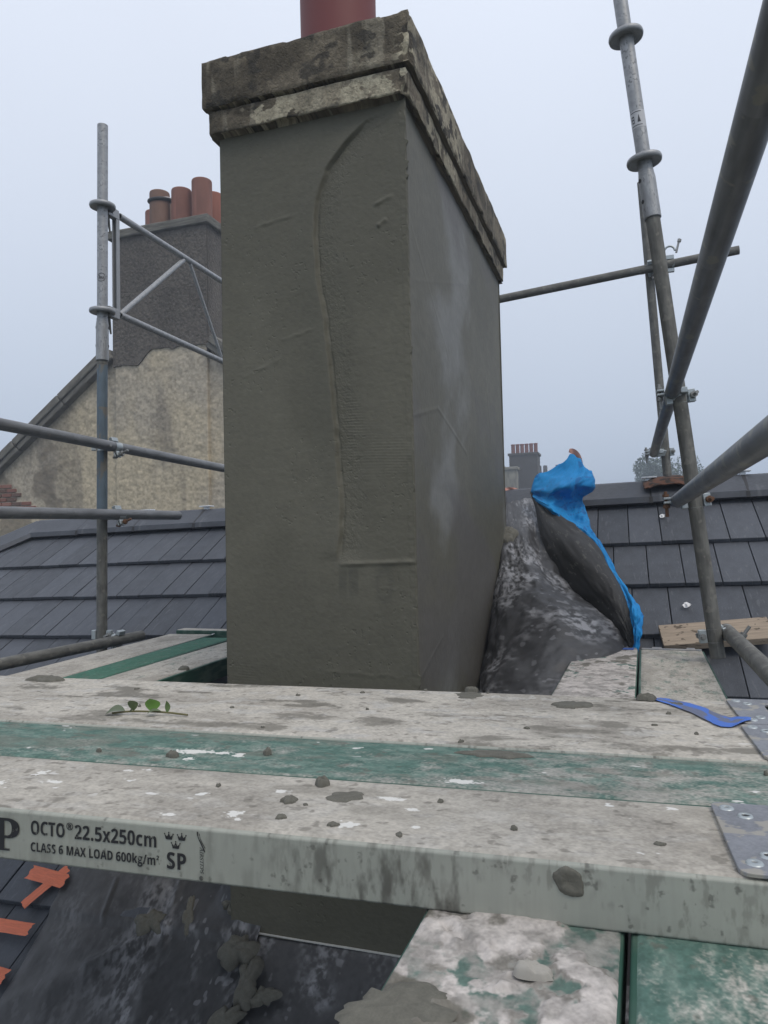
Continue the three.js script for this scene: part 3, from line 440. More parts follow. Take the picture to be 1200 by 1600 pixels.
const cross = board('crosswise_board', 'short pale plank lying crosswise behind the left boards, below the slates', 0.9, 0.2, topMap(91, { cover: 1, wet: 0.1, white: 0.2, L: 0.9 }), sideB, { seed: 25 });
cross.position.set(-1.72, -2 * BT + 0.012, -3.28); cross.rotation.y = 0.04;

// ---------------------------------------------------------------- scaffold poles
const RT = 0.02415;
function pole(label, a, b, material, name = 'scaffold_tube', group = 'scaffold tubes') {
  const A = V(...a), B = V(...b), L = A.distanceTo(B); const m = solid(name, hollowTube(L, RT), material, label, 'scaffold tube', group); return along(m, A, B);
}
// coupler joining tube 1 (direction d1 through p1) to tube 2 (direction d2 through p2)
const bandG = (() => { const s = new THREE.Shape(); s.absarc(0, 0, RT + 0.0055, 0, 6.2832); const h = new THREE.Path(); h.absarc(0, 0, RT + 0.0003, 0, 6.2832, true); s.holes.push(h); return new THREE.ExtrudeGeometry(s, { depth: 0.042, bevelEnabled: true, bevelSize: 0.0012, bevelThickness: 0.0012, bevelSegments: 1, curveSegments: 20 }).translate(0, 0, -0.021).rotateX(-Math.PI / 2); })();
const hinge = mergeGeometries([rbox(0.022, 0.044, 0.02, 0.003, -RT - 0.012, 0, 0), rbox(0.024, 0.044, 0.007, 0.002, RT + 0.014, 0, 0.007), rbox(0.024, 0.044, 0.007, 0.002, RT + 0.014, 0, -0.007)]);
const clampG = mergeGeometries([bandG.index ? bandG.toNonIndexed() : bandG, hinge.index ? hinge.toNonIndexed() : hinge].map((g) => { const q = g.clone(); for (const k of Object.keys(q.attributes)) if (!['position', 'normal', 'uv'].includes(k)) q.deleteAttribute(k); return q; }));
const boltG = new THREE.CylinderGeometry(0.0058, 0.0058, 0.088, 12).rotateX(Math.PI / 2).translate(RT + 0.018, 0, 0.012), nutG = new THREE.CylinderGeometry(0.0125, 0.0125, 0.012, 6).rotateX(Math.PI / 2).translate(RT + 0.018, 0, 0.02);
const headG = new THREE.CylinderGeometry(0.011, 0.011, 0.008, 12).rotateX(Math.PI / 2).translate(RT + 0.018, 0, -0.018);
function coupler(label, p1, d1, p2, d2, roll1 = 0, roll2 = 0, rusty) {
  const mid = V(...p1).add(V(...p2)).multiplyScalar(0.5), g = thing('scaffold_coupler', label, 'coupler', mid.toArray(), 'scaffold couplers');
  for (const [p, d, roll] of [[p1, d1, roll1], [p2, d2, roll2]]) {
    const c = part('clamp', clampG, M.zinc, g); c.position.copy(V(...p).sub(mid)); c.quaternion.setFromUnitVectors(V(0, 1, 0), V(...d).normalize()).multiply(new THREE.Quaternion().setFromAxisAngle(V(0, 1, 0), roll));
    part('bolt', boltG, rusty ? M.rust : M.bolt, c); part('bolt_head', headG, rusty ? M.rust : M.bolt, c); part('nut', nutG, rusty ? M.rust : M.bolt, c);
  }
  const sd = V(...p2).sub(V(...p1)), sl = sd.length(); const sp = part('saddle', rbox(0.034, Math.max(0.012, sl - 2 * RT + 0.004), 0.034, 0.003), M.zinc, g); sp.quaternion.setFromUnitVectors(V(0, 1, 0), sd.normalize());
}
const rosetteG = new THREE.LatheGeometry([[RT, -0.004], [0.04, -0.006], [0.052, -0.011], [0.058, -0.008], [0.06, 0.0], [0.058, 0.008], [0.052, 0.011], [0.04, 0.006], [RT, 0.005]].map((q) => new THREE.Vector2(...q)), 40);
// marked standards: plain pole below, spigot sleeve and galvanised pole with ring plates above
function standard(label, a, b, sleeve0, sleeve1, rings, lower, lowerPaint, mark) {
  const A = V(...a), B = V(...b), L = A.distanceTo(B), g = thing('scaffold_standard', label, 'scaffold pole', a, 'scaffold poles'); g.quaternion.setFromUnitVectors(V(0, 1, 0), B.clone().sub(A).normalize());
  if (lowerPaint) { const [k0, k1] = lowerPaint; part('lower_tube', hollowTube(k0, RT), lower, g); part('painted_tube', hollowTube(k1 - k0, RT).translate(0, k0, 0), M.painted, g); if (sleeve0 > k1) part('lower_tube', hollowTube(sleeve0 - k1, RT).translate(0, k1, 0), lower, g); }
  else part('lower_tube', hollowTube(sleeve0 + 0.02, RT), lower, g);
  const sl = part('spigot_sleeve', new THREE.LatheGeometry([[RT + 0.0003, 0], [0.0285, 0], [0.0288, 0.004], [0.0288, sleeve1 - sleeve0 - 0.03], [0.0262, sleeve1 - sleeve0 - 0.012], [0.0255, sleeve1 - sleeve0], [RT, sleeve1 - sleeve0]].map((q) => new THREE.Vector2(...q)), 28).translate(0, sleeve0, 0), M.galv, g);
  for (const y of [0.25, 0.68]) part('pin_hole', new THREE.CylinderGeometry(0.0075, 0.0075, 0.0585, 14).rotateZ(Math.PI / 2).rotateY(0.5).translate(0, lerp(sleeve0, sleeve1, y + 0.1), 0), M.black, sl);
  part('upper_tube', hollowTube(L - sleeve1 + 0.01, RT).translate(0, sleeve1 - 0.01, 0), M.galv, g);
  for (const y of rings) part('ring_plate', rosetteG.clone().translate(0, y, 0), M.galv, g);
  if (mark) {                                                        // stencilled maker's oval on the tube
    const cv = document.createElement('canvas'); cv.width = 256; cv.height = 128; const c = cv.getContext('2d'); c.fillStyle = '#000'; c.fillRect(0, 0, 256, 128); c.strokeStyle = '#ddd'; c.fillStyle = '#ddd'; c.lineWidth = 7;
    if (mark.kind === 1) { c.beginPath(); c.ellipse(128, 66, 100, 44, -0.06, 0, 7); c.stroke(); c.lineWidth = 9; c.beginPath(); c.moveTo(70, 86); c.bezierCurveTo(84, 20, 92, 40, 88, 84); c.moveTo(106, 58); c.lineTo(106, 86); c.bezierCurveTo(120, 50, 130, 52, 132, 86); c.bezierCurveTo(146, 50, 158, 52, 158, 86); c.moveTo(172, 86); c.bezierCurveTo(176, 50, 192, 52, 196, 84); c.stroke(); }
    else { c.lineWidth = 10; c.strokeRect(46, 42, 44, 50); c.beginPath(); c.moveTo(46, 66); c.lineTo(90, 66); c.stroke(); c.beginPath(); c.moveTo(150, 96); c.lineTo(180, 30); c.lineTo(212, 96); c.closePath(); c.fill(); c.fillRect(20, 4, 216, 6); c.fillRect(20, 116, 216, 6); }
    const t = new THREE.CanvasTexture(cv); t.magFilter = THREE.LinearFilter;
    if (mark.kind === 2) part('sticker', new THREE.CylinderGeometry(RT + 0.0004, RT + 0.0004, 0.062, 24, 1, true, mark.a - 1.5, 3).translate(0, mark.y, 0), mat(0.5, 0.51, 0.53, 0.5), g);
    part('stencil', new THREE.CylinderGeometry(RT + 0.0009, RT + 0.0009, 0.055, 24, 1, true, mark.a - 0.95, 1.9).translate(0, mark.y, 0), mat(0.05, 0.05, 0.055, 0.7, 0, { alphaMap: t, transparent: true }), g);
  }
  return g;
}
standard('galvanised scaffold pole at far left with a blue painted middle and two ring plates', [-2.372, -0.16, -2.87], [-2.31, 2.36, -2.83], 1.40, 1.6, [1.635, 2.135], M.galvOld, [0.68, 1.38], { kind: 1, y: 1.79, a: 0.45 });
standard('leaning scaffold pole at right with spigot sleeve, sticker and two ring plates', [0.262, -0.055, -2.7], [0.0, 2.55, -2.7], 1.525, 1.7, [1.735, 2.195], M.galvOld, null, { kind: 2, y: 1.88, a: -0.35 });
pole('grey rail crossing the far left pole, upper of the two level rails', [-2.312, 0.86, -1.6], [-2.302, 0.806, -4.4], M.tube);
pole('grey rail with its open end showing below the upper rail at far left', [-2.312, 0.494, -1.6], [-2.305, 0.522, -3.40], M.tube);
pole('dark tube low on the left beside the boards, ending beyond the left pole', [-2.318, -0.08, -1.5], [-2.296, -0.077, -3.065], M.galvOld);
pole('thick dark tube rising at the upper right towards the camera', [0.1655, 0.882, -0.45], [0.138, 0.819, -4.42], M.tube);
pole('grey tube running from the leaning pole to the right edge below the dark tube', [0.212, 0.512, -0.4], [0.159, 0.478, -2.78], M.tube);
pole('weathered tube at the lower right meeting the foot of the leaning pole', [0.307, 0.021, -1.6], [0.301, 0.025, -2.8], M.galvOld);
pole('thin upright tube behind the ridge at right, parallel to the leaning pole', [0.24, 0.05, -4.5], [0.127, 2.42, -4.5], M.galvOld);
pole('dark cross tube behind the stack, sloping up to the right', [-1.6, 1.745, -4.44], [0.62, 1.923, -4.44], M.galvOld);
coupler('coupler on the far left pole at the upper rail', [-2.306, 0.835, -2.9], [0, 0, -1], [-2.347, 0.835, -2.853], [0.02, 1, 0], 1.2, 0.6);
coupler('coupler with a brown bolt on the far left pole at the open-ended rail', [-2.307, 0.511, -2.92], [0, 0, -1], [-2.355, 0.511, -2.86], [0.02, 1, 0], 1.2, 0.6, true);
coupler('coupler at the foot of the far left pole', [-2.3, -0.077, -2.9], [0, 0, -1], [-2.37, -0.05, -2.868], [0.02, 1, 0], 1.9, 0.2);
coupler('coupler joining the thick dark tube to the leaning pole', [0.15, 0.846, -2.68], [0, 0, -1], [0.174, 0.83, -2.7], [-0.1, 1, 0], 3.1, 0.2);
coupler('coupler with rusty bolts joining the grey tube to the leaning pole', [0.161, 0.479, -2.72], [0, 0, -1], [0.209, 0.472, -2.7], [-0.1, 1, 0], 3.1, 0.2, true);
coupler('coupler at the foot of the leaning pole above the wooden plank', [0.301, 0.025, -2.74], [0, 0, -1], [0.254, 0.02, -2.7], [-0.1, 1, 0], 0.6, 3.3);
coupler('coupler at the far end of the thick dark tube on the thin upright', [0.139, 0.819, -4.37], [0, 0, -1], [0.2, 0.83, -4.5], [-0.05, 1, 0], 3.1, 0.1);
coupler('coupler with a raised open flap where the cross tube meets the thin upright', [0.165, 1.887, -4.44], [1, 0.08, 0], [0.152, 1.9, -4.5], [-0.05, 1, 0], 0.8, 3.3);
{
  const g = thing('open_coupler', 'empty coupler with its flap swung open clipped on the cross tube behind the leaning pole', 'coupler', [0.262, 1.894, -4.44]);
  part('clamp', clampG.clone().rotateZ(Math.PI / 2), M.zinc, g);
  const arm = part('open_flap', new THREE.TorusGeometry(RT + 0.004, 0.006, 8, 24, 3.4).translate(0, 0.075, 0), M.zinc, g); part('bolt', new THREE.CylinderGeometry(0.006, 0.006, 0.08, 12).rotateZ(-0.25).translate(0.045, 0.1, 0), M.bolt, arm); part('nut', new THREE.CylinderGeometry(0.012, 0.012, 0.014, 6).rotateZ(-0.25).translate(0.054, 0.128, 0), M.bolt, arm);
}
// lattice rail hooked on the left pole
{
  const g = thing('lattice_rail', 'bright galvanised lattice rail with diagonal braces hooked to the far left pole', 'scaffold rail', [-2.322, 1.47, -2.93]);
  const bar = (name, y0, z0, y1, z1, r, parent = g) => { const A = V(0, y0, z0), B = V(0, y1, z1), m = part(name, hollowTube(A.distanceTo(B), r, 0.003, 20), M.galv, parent); return along(m, A, B); };
  bar('top_chord', 0.507, -0.03, 0.49, -2.0, 0.0165); bar('bottom_chord', 0.018, -0.03, -0.012, -2.0, 0.0165);
  bar('brace', 0.02, -0.03, 0.485, -0.575, 0.0125); bar('brace', 0.488, -0.64, 0.0, -0.985, 0.009); bar('brace', 0.0, -1.02, 0.485, -1.55, 0.0125);
  const up = part('end_channel', mergeGeometries([box(0.026, 0.5, 0.005, 0, 0.26, -0.012), box(0.004, 0.5, 0.02, -0.011, 0.26, -0.0025 + 0.001), box(0.004, 0.5, 0.02, 0.0112, 0.26, -0.0015)]), M.galv, g); up.castShadow = true;
  for (const y of [0.5, 0.01]) { const h = part('wedge_head', mergeGeometries([rbox(0.03, 0.05, 0.05, 0.006, 0, y, 0.012), rbox(0.028, 0.016, 0.06, 0.004, 0, y + 0.018, 0.035), rbox(0.028, 0.016, 0.06, 0.004, 0, y - 0.016, 0.035)]), M.galv, g); const wd = part('wedge', new THREE.CylinderGeometry(0.016, 0.007, 0.12, 4).scale(0.4, 1, 1), M.galvOld, h); wd.position.set(0, y - 0.045, 0.05); wd.rotation.x = 0.18; }
}

// ---------------------------------------------------------------- blue roofing membrane draped by the lead
{
  const g = thing('roofing_membrane', 'crumpled bright blue roofing membrane with black underside hanging over the lead and slates', 'membrane', [-0.1, 0, -3.3]);
  const o = [-0.1, 0, -3.3], loc = (rows) => rows.map((r) => r.map((p) => p.map((q, k) => q - o[k])));
  const blue = [[[-0.388, 0.707, -3.98], [-0.326, 0.753, -3.97], [-0.276, 0.791, -3.97], [-0.241, 0.762, -3.97], [-0.218, 0.727, -4.0]], [[-0.463, 0.693, -3.93], [-0.381, 0.686, -3.9], [-0.288, 0.7, -3.88], [-0.22, 0.688, -3.9], [-0.173, 0.671, -3.97]], [[-0.492, 0.601, -3.9], [-0.408, 0.593, -3.80], [-0.314, 0.606, -3.74], [-0.236, 0.612, -3.78], [-0.174, 0.61, -3.95]], [[-0.483, 0.58, -3.88], [-0.392, 0.538, -3.76], [-0.316, 0.542, -3.86], [-0.257, 0.556, -3.97], [-0.23, 0.563, -4.0]], [[-0.441, 0.542, -3.82], [-0.356, 0.49, -3.70], [-0.304, 0.475, -3.84], [-0.25, 0.485, -3.88], [-0.214, 0.491, -3.94]], [[-0.351, 0.474, -3.72], [-0.291, 0.433, -3.66], [-0.248, 0.42, -3.72], [-0.208, 0.423, -3.76], [-0.191, 0.423, -3.8]], [[-0.232, 0.4, -3.6], [-0.2, 0.378, -3.55], [-0.182, 0.366, -3.58], [-0.164, 0.359, -3.63], [-0.154, 0.353, -3.66]], [[-0.155, 0.33, -3.47], [-0.141, 0.316, -3.45], [-0.133, 0.307, -3.46], [-0.126, 0.301, -3.48], [-0.118, 0.294, -3.5]], [[-0.085, 0.209, -3.27], [-0.077, 0.207, -3.25], [-0.069, 0.202, -3.25], [-0.062, 0.195, -3.27], [-0.055, 0.189, -3.29]], [[-0.042, 0.133, -3.13], [-0.03, 0.132, -3.11], [-0.02, 0.127, -3.11], [-0.008, 0.117, -3.13], [0.001, 0.105, -3.15]], [[-0.019, 0.072, -3.04], [-0.007, 0.073, -3.01], [0.004, 0.069, -3.0], [0.018, 0.057, -3.02], [0.027, 0.044, -3.05]], [[-0.009, 0.011, -2.99], [-0.003, 0.012, -2.98], [0.006, 0.011, -2.98], [0.02, 0.004, -2.985], [0.029, -0.002, -2.99]], [[-0.007, -0.056, -2.985], [-0.003, -0.056, -2.98], [0.002, -0.055, -2.98], [0.009, -0.054, -2.98], [0.016, -0.052, -2.985]], [[-0.007, -0.14, -2.985], [-0.005, -0.14, -2.98], [-0.003, -0.14, -2.98], [-0.001, -0.14, -2.98], [0.002, -0.14, -2.985]]];
  const black = [[[-0.492, 0.601, -3.9], [-0.49, 0.594, -3.9], [-0.488, 0.587, -3.89], [-0.484, 0.58, -3.885], [-0.48, 0.576, -3.88]], [[-0.469, 0.524, -3.83], [-0.446, 0.522, -3.8], [-0.419, 0.514, -3.79], [-0.394, 0.506, -3.79], [-0.374, 0.492, -3.77]], [[-0.435, 0.397, -3.7], [-0.386, 0.408, -3.63], [-0.341, 0.421, -3.6], [-0.3, 0.433, -3.62], [-0.271, 0.43, -3.66]], [[-0.363, 0.263, -3.48], [-0.303, 0.294, -3.4], [-0.247, 0.319, -3.37], [-0.194, 0.34, -3.42], [-0.159, 0.336, -3.49]], [[-0.274, 0.156, -3.3], [-0.214, 0.193, -3.22], [-0.167, 0.221, -3.19], [-0.122, 0.24, -3.24], [-0.093, 0.226, -3.31]], [[-0.18, 0.079, -3.15], [-0.135, 0.111, -3.08], [-0.099, 0.138, -3.06], [-0.065, 0.158, -3.1], [-0.042, 0.138, -3.16]], [[-0.102, 0.021, -3.05], [-0.076, 0.044, -3.01], [-0.054, 0.066, -3.0], [-0.033, 0.081, -3.02], [-0.017, 0.073, -3.06]], [[-0.055, -0.028, -3.0], [-0.04, -0.01, -2.99], [-0.028, 0.007, -2.985], [-0.016, 0.017, -2.99], [-0.007, 0.01, -3.0]], [[-0.028, -0.069, -2.99], [-0.021, -0.058, -2.985], [-0.014, -0.05, -2.985], [-0.009, -0.046, -2.985], [-0.005, -0.055, -2.99]], [[-0.014, -0.14, -2.99], [-0.011, -0.14, -2.985], [-0.009, -0.14, -2.985], [-0.007, -0.14, -2.985], [-0.005, -0.14, -2.99]]];
  const bm = ctex(512, 1024, (u, v) => {
    const f = fbm(u * 60, v * 160, 301, 2), n = fbm(u * 4, v * 10, 303, 3), st = sm(0.62, 0.7, fbm(u * 7, v * 26, 305, 4)); let c = [0.002, 0.215 + 0.05 * (n - 0.5), 0.52 + 0.08 * (n - 0.5)]; const g = 0.9 + 0.2 * f; c = [c[0] * g, c[1] * g, c[2] * g];
    // faint dark-blue print and smudges
    const row = Math.floor(v * 60), inrow = (v * 60) % 1, pr = v > 0.2 && v < 0.48 && inrow > 0.25 && inrow < 0.75 && u > 0.45 && row % 2 === 0 && vn(u * 60, row * 9, 307) > 0.55 ? 0.55 : 0; c = mix3(c, [0.01, 0.09, 0.28], Math.max(pr, st * 0.6)); return c;
  });
  const top = part('blue_face', sheetGeo(loc(blue), 60, 220, 0.004, (u, v) => 0.02 * (0.5 - Math.abs(fbm(u * 3.2 + v * 3, v * 11, 309, 3) - 0.5) * 4) * 0.8 + 0.006 * (fbm(u * 9, v * 40, 310, 2) - 0.5)), mat(1, 1, 1, 0.8, 0, { map: bm, side: THREE.DoubleSide }), g);
  const flap = part('black_flap', sheetGeo(loc(black), 60, 160, 0.004, (u, v) => 0.014 * (fbm(u * 3, v * 8, 312, 3) - 0.5) + 0.006 * (0.5 - Math.abs(fbm(u * 4, v * 6, 313, 3) - 0.5) * 4)), mat(1, 1, 1, 0.7, 0, { map: ctex(256, 512, (u, v) => { const k = 0.017 + 0.014 * fbm(u * 6, v * 20, 314, 4), s = sm(0.7, 0.76, fbm(u * 24, v * 60, 316, 3)); return mix3([k, k * 0.98, k * 0.96], [0.12, 0.115, 0.1], s * 0.5); }), side: THREE.DoubleSide }), g);
  flap.userData.label = 'matt black underside turned outwards'; top.userData.label = 'bright blue face';
  const ribbon = (pts, w, nm, col, label) => { const c = new THREE.CatmullRomCurve3(pts.map((p) => V(...p))); const geo = gridGeo(24, 3, (u, v) => { const p = c.getPoint(u), t = c.getTangent(u), s = V(-t.y, t.x, 0.3).normalize(); p.addScaledVector(s, (v - 0.5) * w * (0.35 + 0.65 * Math.sin(Math.PI * (0.15 + 0.85 * u)))); return [p.x, p.y, p.z + 0.003 * Math.sin(u * 9 + v * 3)]; }); return solid(nm, geo, mat(...col, 0.6, 0, { side: THREE.DoubleSide }), label, 'tape'); };
  ribbon([[-0.295, 0.815, -3.985], [-0.275, 0.808, -3.98], [-0.25, 0.785, -3.985], [-0.232, 0.745, -4.0]], 0.03, 'orange_strip', [0.8, 0.42, 0.33], 'curl of pale orange tape sticking up from the top of the blue membrane');
  ribbon([[-0.69, 0.64, -4.24], [-0.65, 0.643, -4.26], [-0.61, 0.64, -4.28]], 0.02, 'orange_strip', [0.8, 0.4, 0.32], 'short strip of orange tape at the stack end of the ridge');
}
// ---------------------------------------------------------------- small things on boards and roof
const mortarMap = ctex(256, 256, (u, v) => { const k = 0.115 + 0.06 * (fbm(u * 12, v * 12, 321, 4) - 0.5) + 0.03 * (fbm(u * 70, v * 70, 323, 2) - 0.5); return [k * 1.02, k * 0.98, k * 0.8]; }, true);
const mortarM = mat(1, 1, 1, 0.85, 0, { map: mortarMap });
{
  const lump = (x, z, rx, rz, h, seed, label, y = 0.0, rot = 0, group) => { const m = solid('mortar_lump', blobGeo(rx, rz, h, seed, seed === 16 ? 0.2 : h < 0.5 * rx ? 0.65 : 0.4), mortarM, label, 'mortar', group); m.position.set(x, y, z); m.rotation.y = rot; return m; };
  lump(-0.45, -1.023, 0.012, 0.010, 0.012, 1, 'rounded mortar lump on the lettered board near its back edge, left of the middle');
  lump(-0.397, -0.986, 0.026, 0.019, 0.003, 2, 'flat grey mortar patch on the lettered board right of the rounded lump', 0, 0.4);
  lump(-0.467, -0.949, 0.013, 0.012, 0.007, 3, 'low ragged mortar patch on the lettered board left of a small crumb');
  lump(-0.608, -1.153, 0.008, 0.007, 0.01, 4, 'small dark mortar pellet alone on the green board');
  lump(-0.762, -1.099, 0.012, 0.008, 0.01, 5, 'mortar lump beside a white paint splash on the green board');
  lump(-0.135, -1.637, 0.038, 0.036, 0.007, 6, 'large grey mortar splat on the back board below the lead mound', 0, 0.3);
  lump(-0.364, -1.686, 0.04, 0.034, 0.004, 7, 'thin grey mortar splat on the back board at the corner of the stack', 0, 0.1);
  lump(-0.372, -1.738, 0.017, 0.012, 0.012, 8, 'thick mortar lump on the edge of the back board against the stack corner');
  lump(-1.535, -1.632, 0.05, 0.022, 0.014, 9, 'long ridge of mortar on the back board at far left', 0, 0.1);
  lump(-0.233, -1.243, 0.055, 0.018, 0.003, 10, 'long thin smear of mortar along the green board', 0, 0.04);
  lump(0.02, -1.722, 0.021, 0.015, 0.012, 11, 'oval mortar lump sitting on the blue tape', 0.003);
  lump(0.078, -1.69, 0.017, 0.012, 0.006, 12, 'low mortar patch on the back board just right of the tape lump');
  lump(-1.494, -2.225, 0.022, 0.018, 0.012, 13, 'mortar lump on the left board with the dark green side', -BT + 0.001);
  lump(-0.222, -0.655, 0.05, 0.04, 0.004, 14, 'broad wet mortar patch on the plastered board at the bottom of the view', -BT + 0.0045, 0.5);
  const pl = solid('plaster_lump', blobGeo(0.02, 0.012, 0.012, 15), mat(0.36, 0.34, 0.3, 0.95), 'chunky pale plaster lump on the plastered board', 'plaster'); pl.position.set(-0.108, -BT + 0.004, -0.748);
  const sp = lump(-0.078, -0.85, 0.019, 0.015, 0.004, 16, 'oval mortar splat on the front side of the lettered board'); sp.geometry.rotateX(Math.PI / 2); sp.position.set(-0.078, -0.021, -0.857 + 0.0034 + 0.0005); sp.rotation.set(0, 0.043, -0.7);
  // crumbs
  const R = rng(401);
  const crumbs = [[-0.439, -0.941], [-1.066, -1.414], [-0.911, -1.093], [-0.45, -0.889], [-0.374, -0.884], [-0.283, -0.876], [-0.262, -1.0], [-0.76, -1.6], [-0.62, -1.66], [-0.55, -1.5], [0.03, -1.5], [0.1, -1.45], [-0.2, -1.42], [-0.85, -1.45], [-0.15, -0.93], [0.02, -0.93], [-0.6, -0.98], [-0.33, -1.72], [-0.48, -1.72], [0.18, -1.24], [-1.2, -1.58], [-0.3, -1.3], [-0.7, -1.31], [0.06, -1.6]];
  crumbs.forEach(([x, z], i) => lump(x, z, 0.0035 + 0.005 * R(), 0.003 + 0.004 * R(), 0.003 + 0.003 * R(), 30 + i, 'tiny mortar crumb scattered on the front boards', 0, R() * 6, 'mortar crumbs on the boards'));
  const rlump = (x, z, rx, rz, h, seed, label, rot = 0, off = 0.05) => { const m = solid('mortar_lump', blobGeo(rx, rz, h, seed, 0.75), mortarM, label, 'mortar'); m.position.copy(roofWorld(x, z, off)); m.rotation.set(TH, rot, 0, 'XYZ'); return m; };
  rlump(-1.49, -2.0, 0.05, 0.04, 0.02, 60, 'round mortar pat on the lead below the lettering', 0, 0.032);
  rlump(-1.37, -2.03, 0.018, 0.06, 0.014, 61, 'narrow mortar drip on the lead right of the round pat', 0.4, 0.03);
  rlump(-1.22, -2.06, 0.03, 0.03, 0.02, 62, 'mortar dab on the lead against the stack corner under the boards', 0, 0.06);
  rlump(-1.15, -1.95, 0.06, 0.045, 0.03, 63, 'heaped mortar dropping on the lead at the foot of the stack', 0, 0.05);
  rlump(-1.085, -1.88, 0.035, 0.075, 0.03, 64, 'long mortar dropping running down the lead from the heap', 0.3, 0.045);
  rlump(-1.1, -1.79, 0.04, 0.06, 0.025, 65, 'lower mortar dropping on the lead near the bottom edge', -0.3, 0.045);
  rlump(-1.03, -1.86, 0.04, 0.022, 0.02, 66, 'small mortar dropping to the right of the long one on the lead', 0.4, 0.042);
  const ml = lump(-0.56, -3.55, 0.05, 0.07, 0.03, 67, 'rough mortar crumbs on top of the lead mound by the stack'); ml.position.set(-0.575, 0.375, -3.6); ml.rotation.set(0.55, 0.2, 0);
  // twig with leaves on the third board
  const tw = thing('leafy_twig', 'small green-leaved twig lying on the dusty board', 'twig', [-1.0, 0.001, -1.345]);
  const stem = new THREE.CatmullRomCurve3([V(-0.07, 0.004, 0.02), V(-0.04, 0.006, 0.006), V(0.0, 0.007, 0.0), V(0.05, 0.006, -0.006), V(0.1, 0.003, -0.008)]);
  part('stem', new THREE.TubeGeometry(stem, 24, 0.0021, 6), mat(0.13, 0.12, 0.05, 0.8), tw);
  const leafG = (l, w) => gridGeo(8, 4, (u, v) => { const k = Math.sin(Math.PI * Math.pow(u, 0.8)) * w * (v - 0.5); return [u * l, 0.12 * l * Math.sin(u * 3) + Math.abs(k) * 0.4, k]; });
  const lf = (l, w, p, r, c) => { const m = part('leaf', leafG(l, w), new THREE.MeshPhysicalMaterial({ color: new THREE.Color().setRGB(...c), roughness: 0.7, transmission: 0.25, side: THREE.DoubleSide }), tw); m.position.set(...p); m.rotation.set(...r); };
  lf(0.045, 0.03, [-0.045, 0.008, 0.008], [0.3, 3.5, -0.1], [0.12, 0.15, 0.09]); lf(0.032, 0.034, [0.016, 0.006, -0.002], [0.2, -1.3, 1.45], [0.13, 0.27, 0.045]); lf(0.034, 0.022, [-0.03, 0.006, 0.0], [0.1, -1.2, 1.0], [0.1, 0.14, 0.06]); lf(0.03, 0.016, [0.012, 0.005, 0.01], [0.2, 0.5, 0], [0.12, 0.16, 0.08]); lf(0.026, 0.012, [0.052, 0.006, -0.004], [0.1, -1.3, 1.6], [0.1, 0.16, 0.05]); lf(0.018, 0.009, [-0.03, 0.007, 0.004], [1.0, 0, 1.1], [0.1, 0.12, 0.06]);
  // blue tape stuck over the back board and its plate
  const bt = solid('blue_tape', gridGeo(60, 10, (u, v) => { const a = crow([[0.038, 0, -1.732], [0.06, 0, -1.739], [0.12, 0, -1.682], [0.16, 0, -1.602], [0.206, 0, -1.571]], u), b = crow([[0.036, 0, -1.718], [0.066, 0, -1.675], [0.108, 0, -1.6], [0.148, 0, -1.508], [0.2, 0, -1.55]], u); const e = 0.005 * (vn(u * 22, v > 0.5 ? 3 : 7, 341) - 0.5); return [lerp(a[0], b[0], v) + e, 0.0022 + 0.0014 * fbm(u * 14, v * 3, 343, 2) + 0.0055 * sm(0.8, 0.95, u), lerp(a[2], b[2], v) + e]; }, true), mat(1, 1, 1, 0.6, 0, { side: THREE.DoubleSide, map: ctex(256, 64, (u, v) => mix3([0.055, 0.15, 0.52], [0.13, 0.135, 0.16], 0.85 * sm(0.48, 0.62, fbm(u * 9, v * 4, 345, 4))), false) }), 'torn strip of dirty blue tape stuck across the end of the back board', 'tape'); bt.castShadow = true;
  // orange tape holding the sheet edge
  const orangeM = mat(1, 1, 1, 0.55, 0, { side: THREE.DoubleSide, map: ctex(128, 64, (u, v) => { const k = 0.85 + 0.3 * fbm(u * 8, v * 20, 351, 3); return [0.74 * k, 0.175 * k, 0.075 * k]; }) });
  const strip = (a, b, w, s) => gridGeo(18, 6, (u, v) => { const x = lerp(a[0], b[0], u), z = lerp(a[1], b[1], u), dx = b[0] - a[0], dz = b[1] - a[1], l = Math.hypot(dx, dz), j = (u < 0.01 || u > 0.99) ? 0.006 * (hash(Math.round(v * 6), s, 5) - 0.5) : 0; const p = roofWorld(x - dz / l * (v - 0.5) * w + j * 2, z + dx / l * (v - 0.5) * w * 0.86, 0.047 + 0.004 * fbm(u * 5, v * 3, 353 + s, 3)); return [p.x, p.y, p.z]; });
  const t1 = thing('orange_tape', 'crossed strips of orange tape holding the lead edge to the slates, just below the lettering', 'tape', roofWorld(-1.95, -2.06).toArray()); for (const [a, b, w, s] of [[[-2.04, -2.085], [-1.875, -2.07], 0.05, 1], [[-1.9, -2.11], [-1.975, -1.985], 0.036, 2]]) { const m = part('tape_strip', strip(a, b, w, s), orangeM, t1); m.position.copy(t1.position).negate(); }
  solid('orange_tape', strip([-2.09, -1.925], [-1.885, -1.925], 0.042, 3), orangeM, 'single orange tape strip on the lead edge, middle of the three at lower left', 'tape');
  solid('orange_tape', strip([-2.03, -1.81], [-1.862, -1.80], 0.05, 4), orangeM, 'orange tape strip cut by the left edge of the view, lowest of the three', 'tape');
  // loose plank on the slates
  const wood = ctex(512, 128, (u, v) => { const g = fbm(u * 6, v * 26, 361, 4), f = fbm(u * 20, v * 160, 363, 2), kn = sm(0.7, 0.78, fbm(u * 16, v * 9, 365, 3)); const k = 0.85 + 0.5 * (g - 0.5) + 0.25 * (f - 0.5); return mix3([0.37 * k, 0.295 * k, 0.22 * k], [0.1, 0.075, 0.05], kn); }, true);
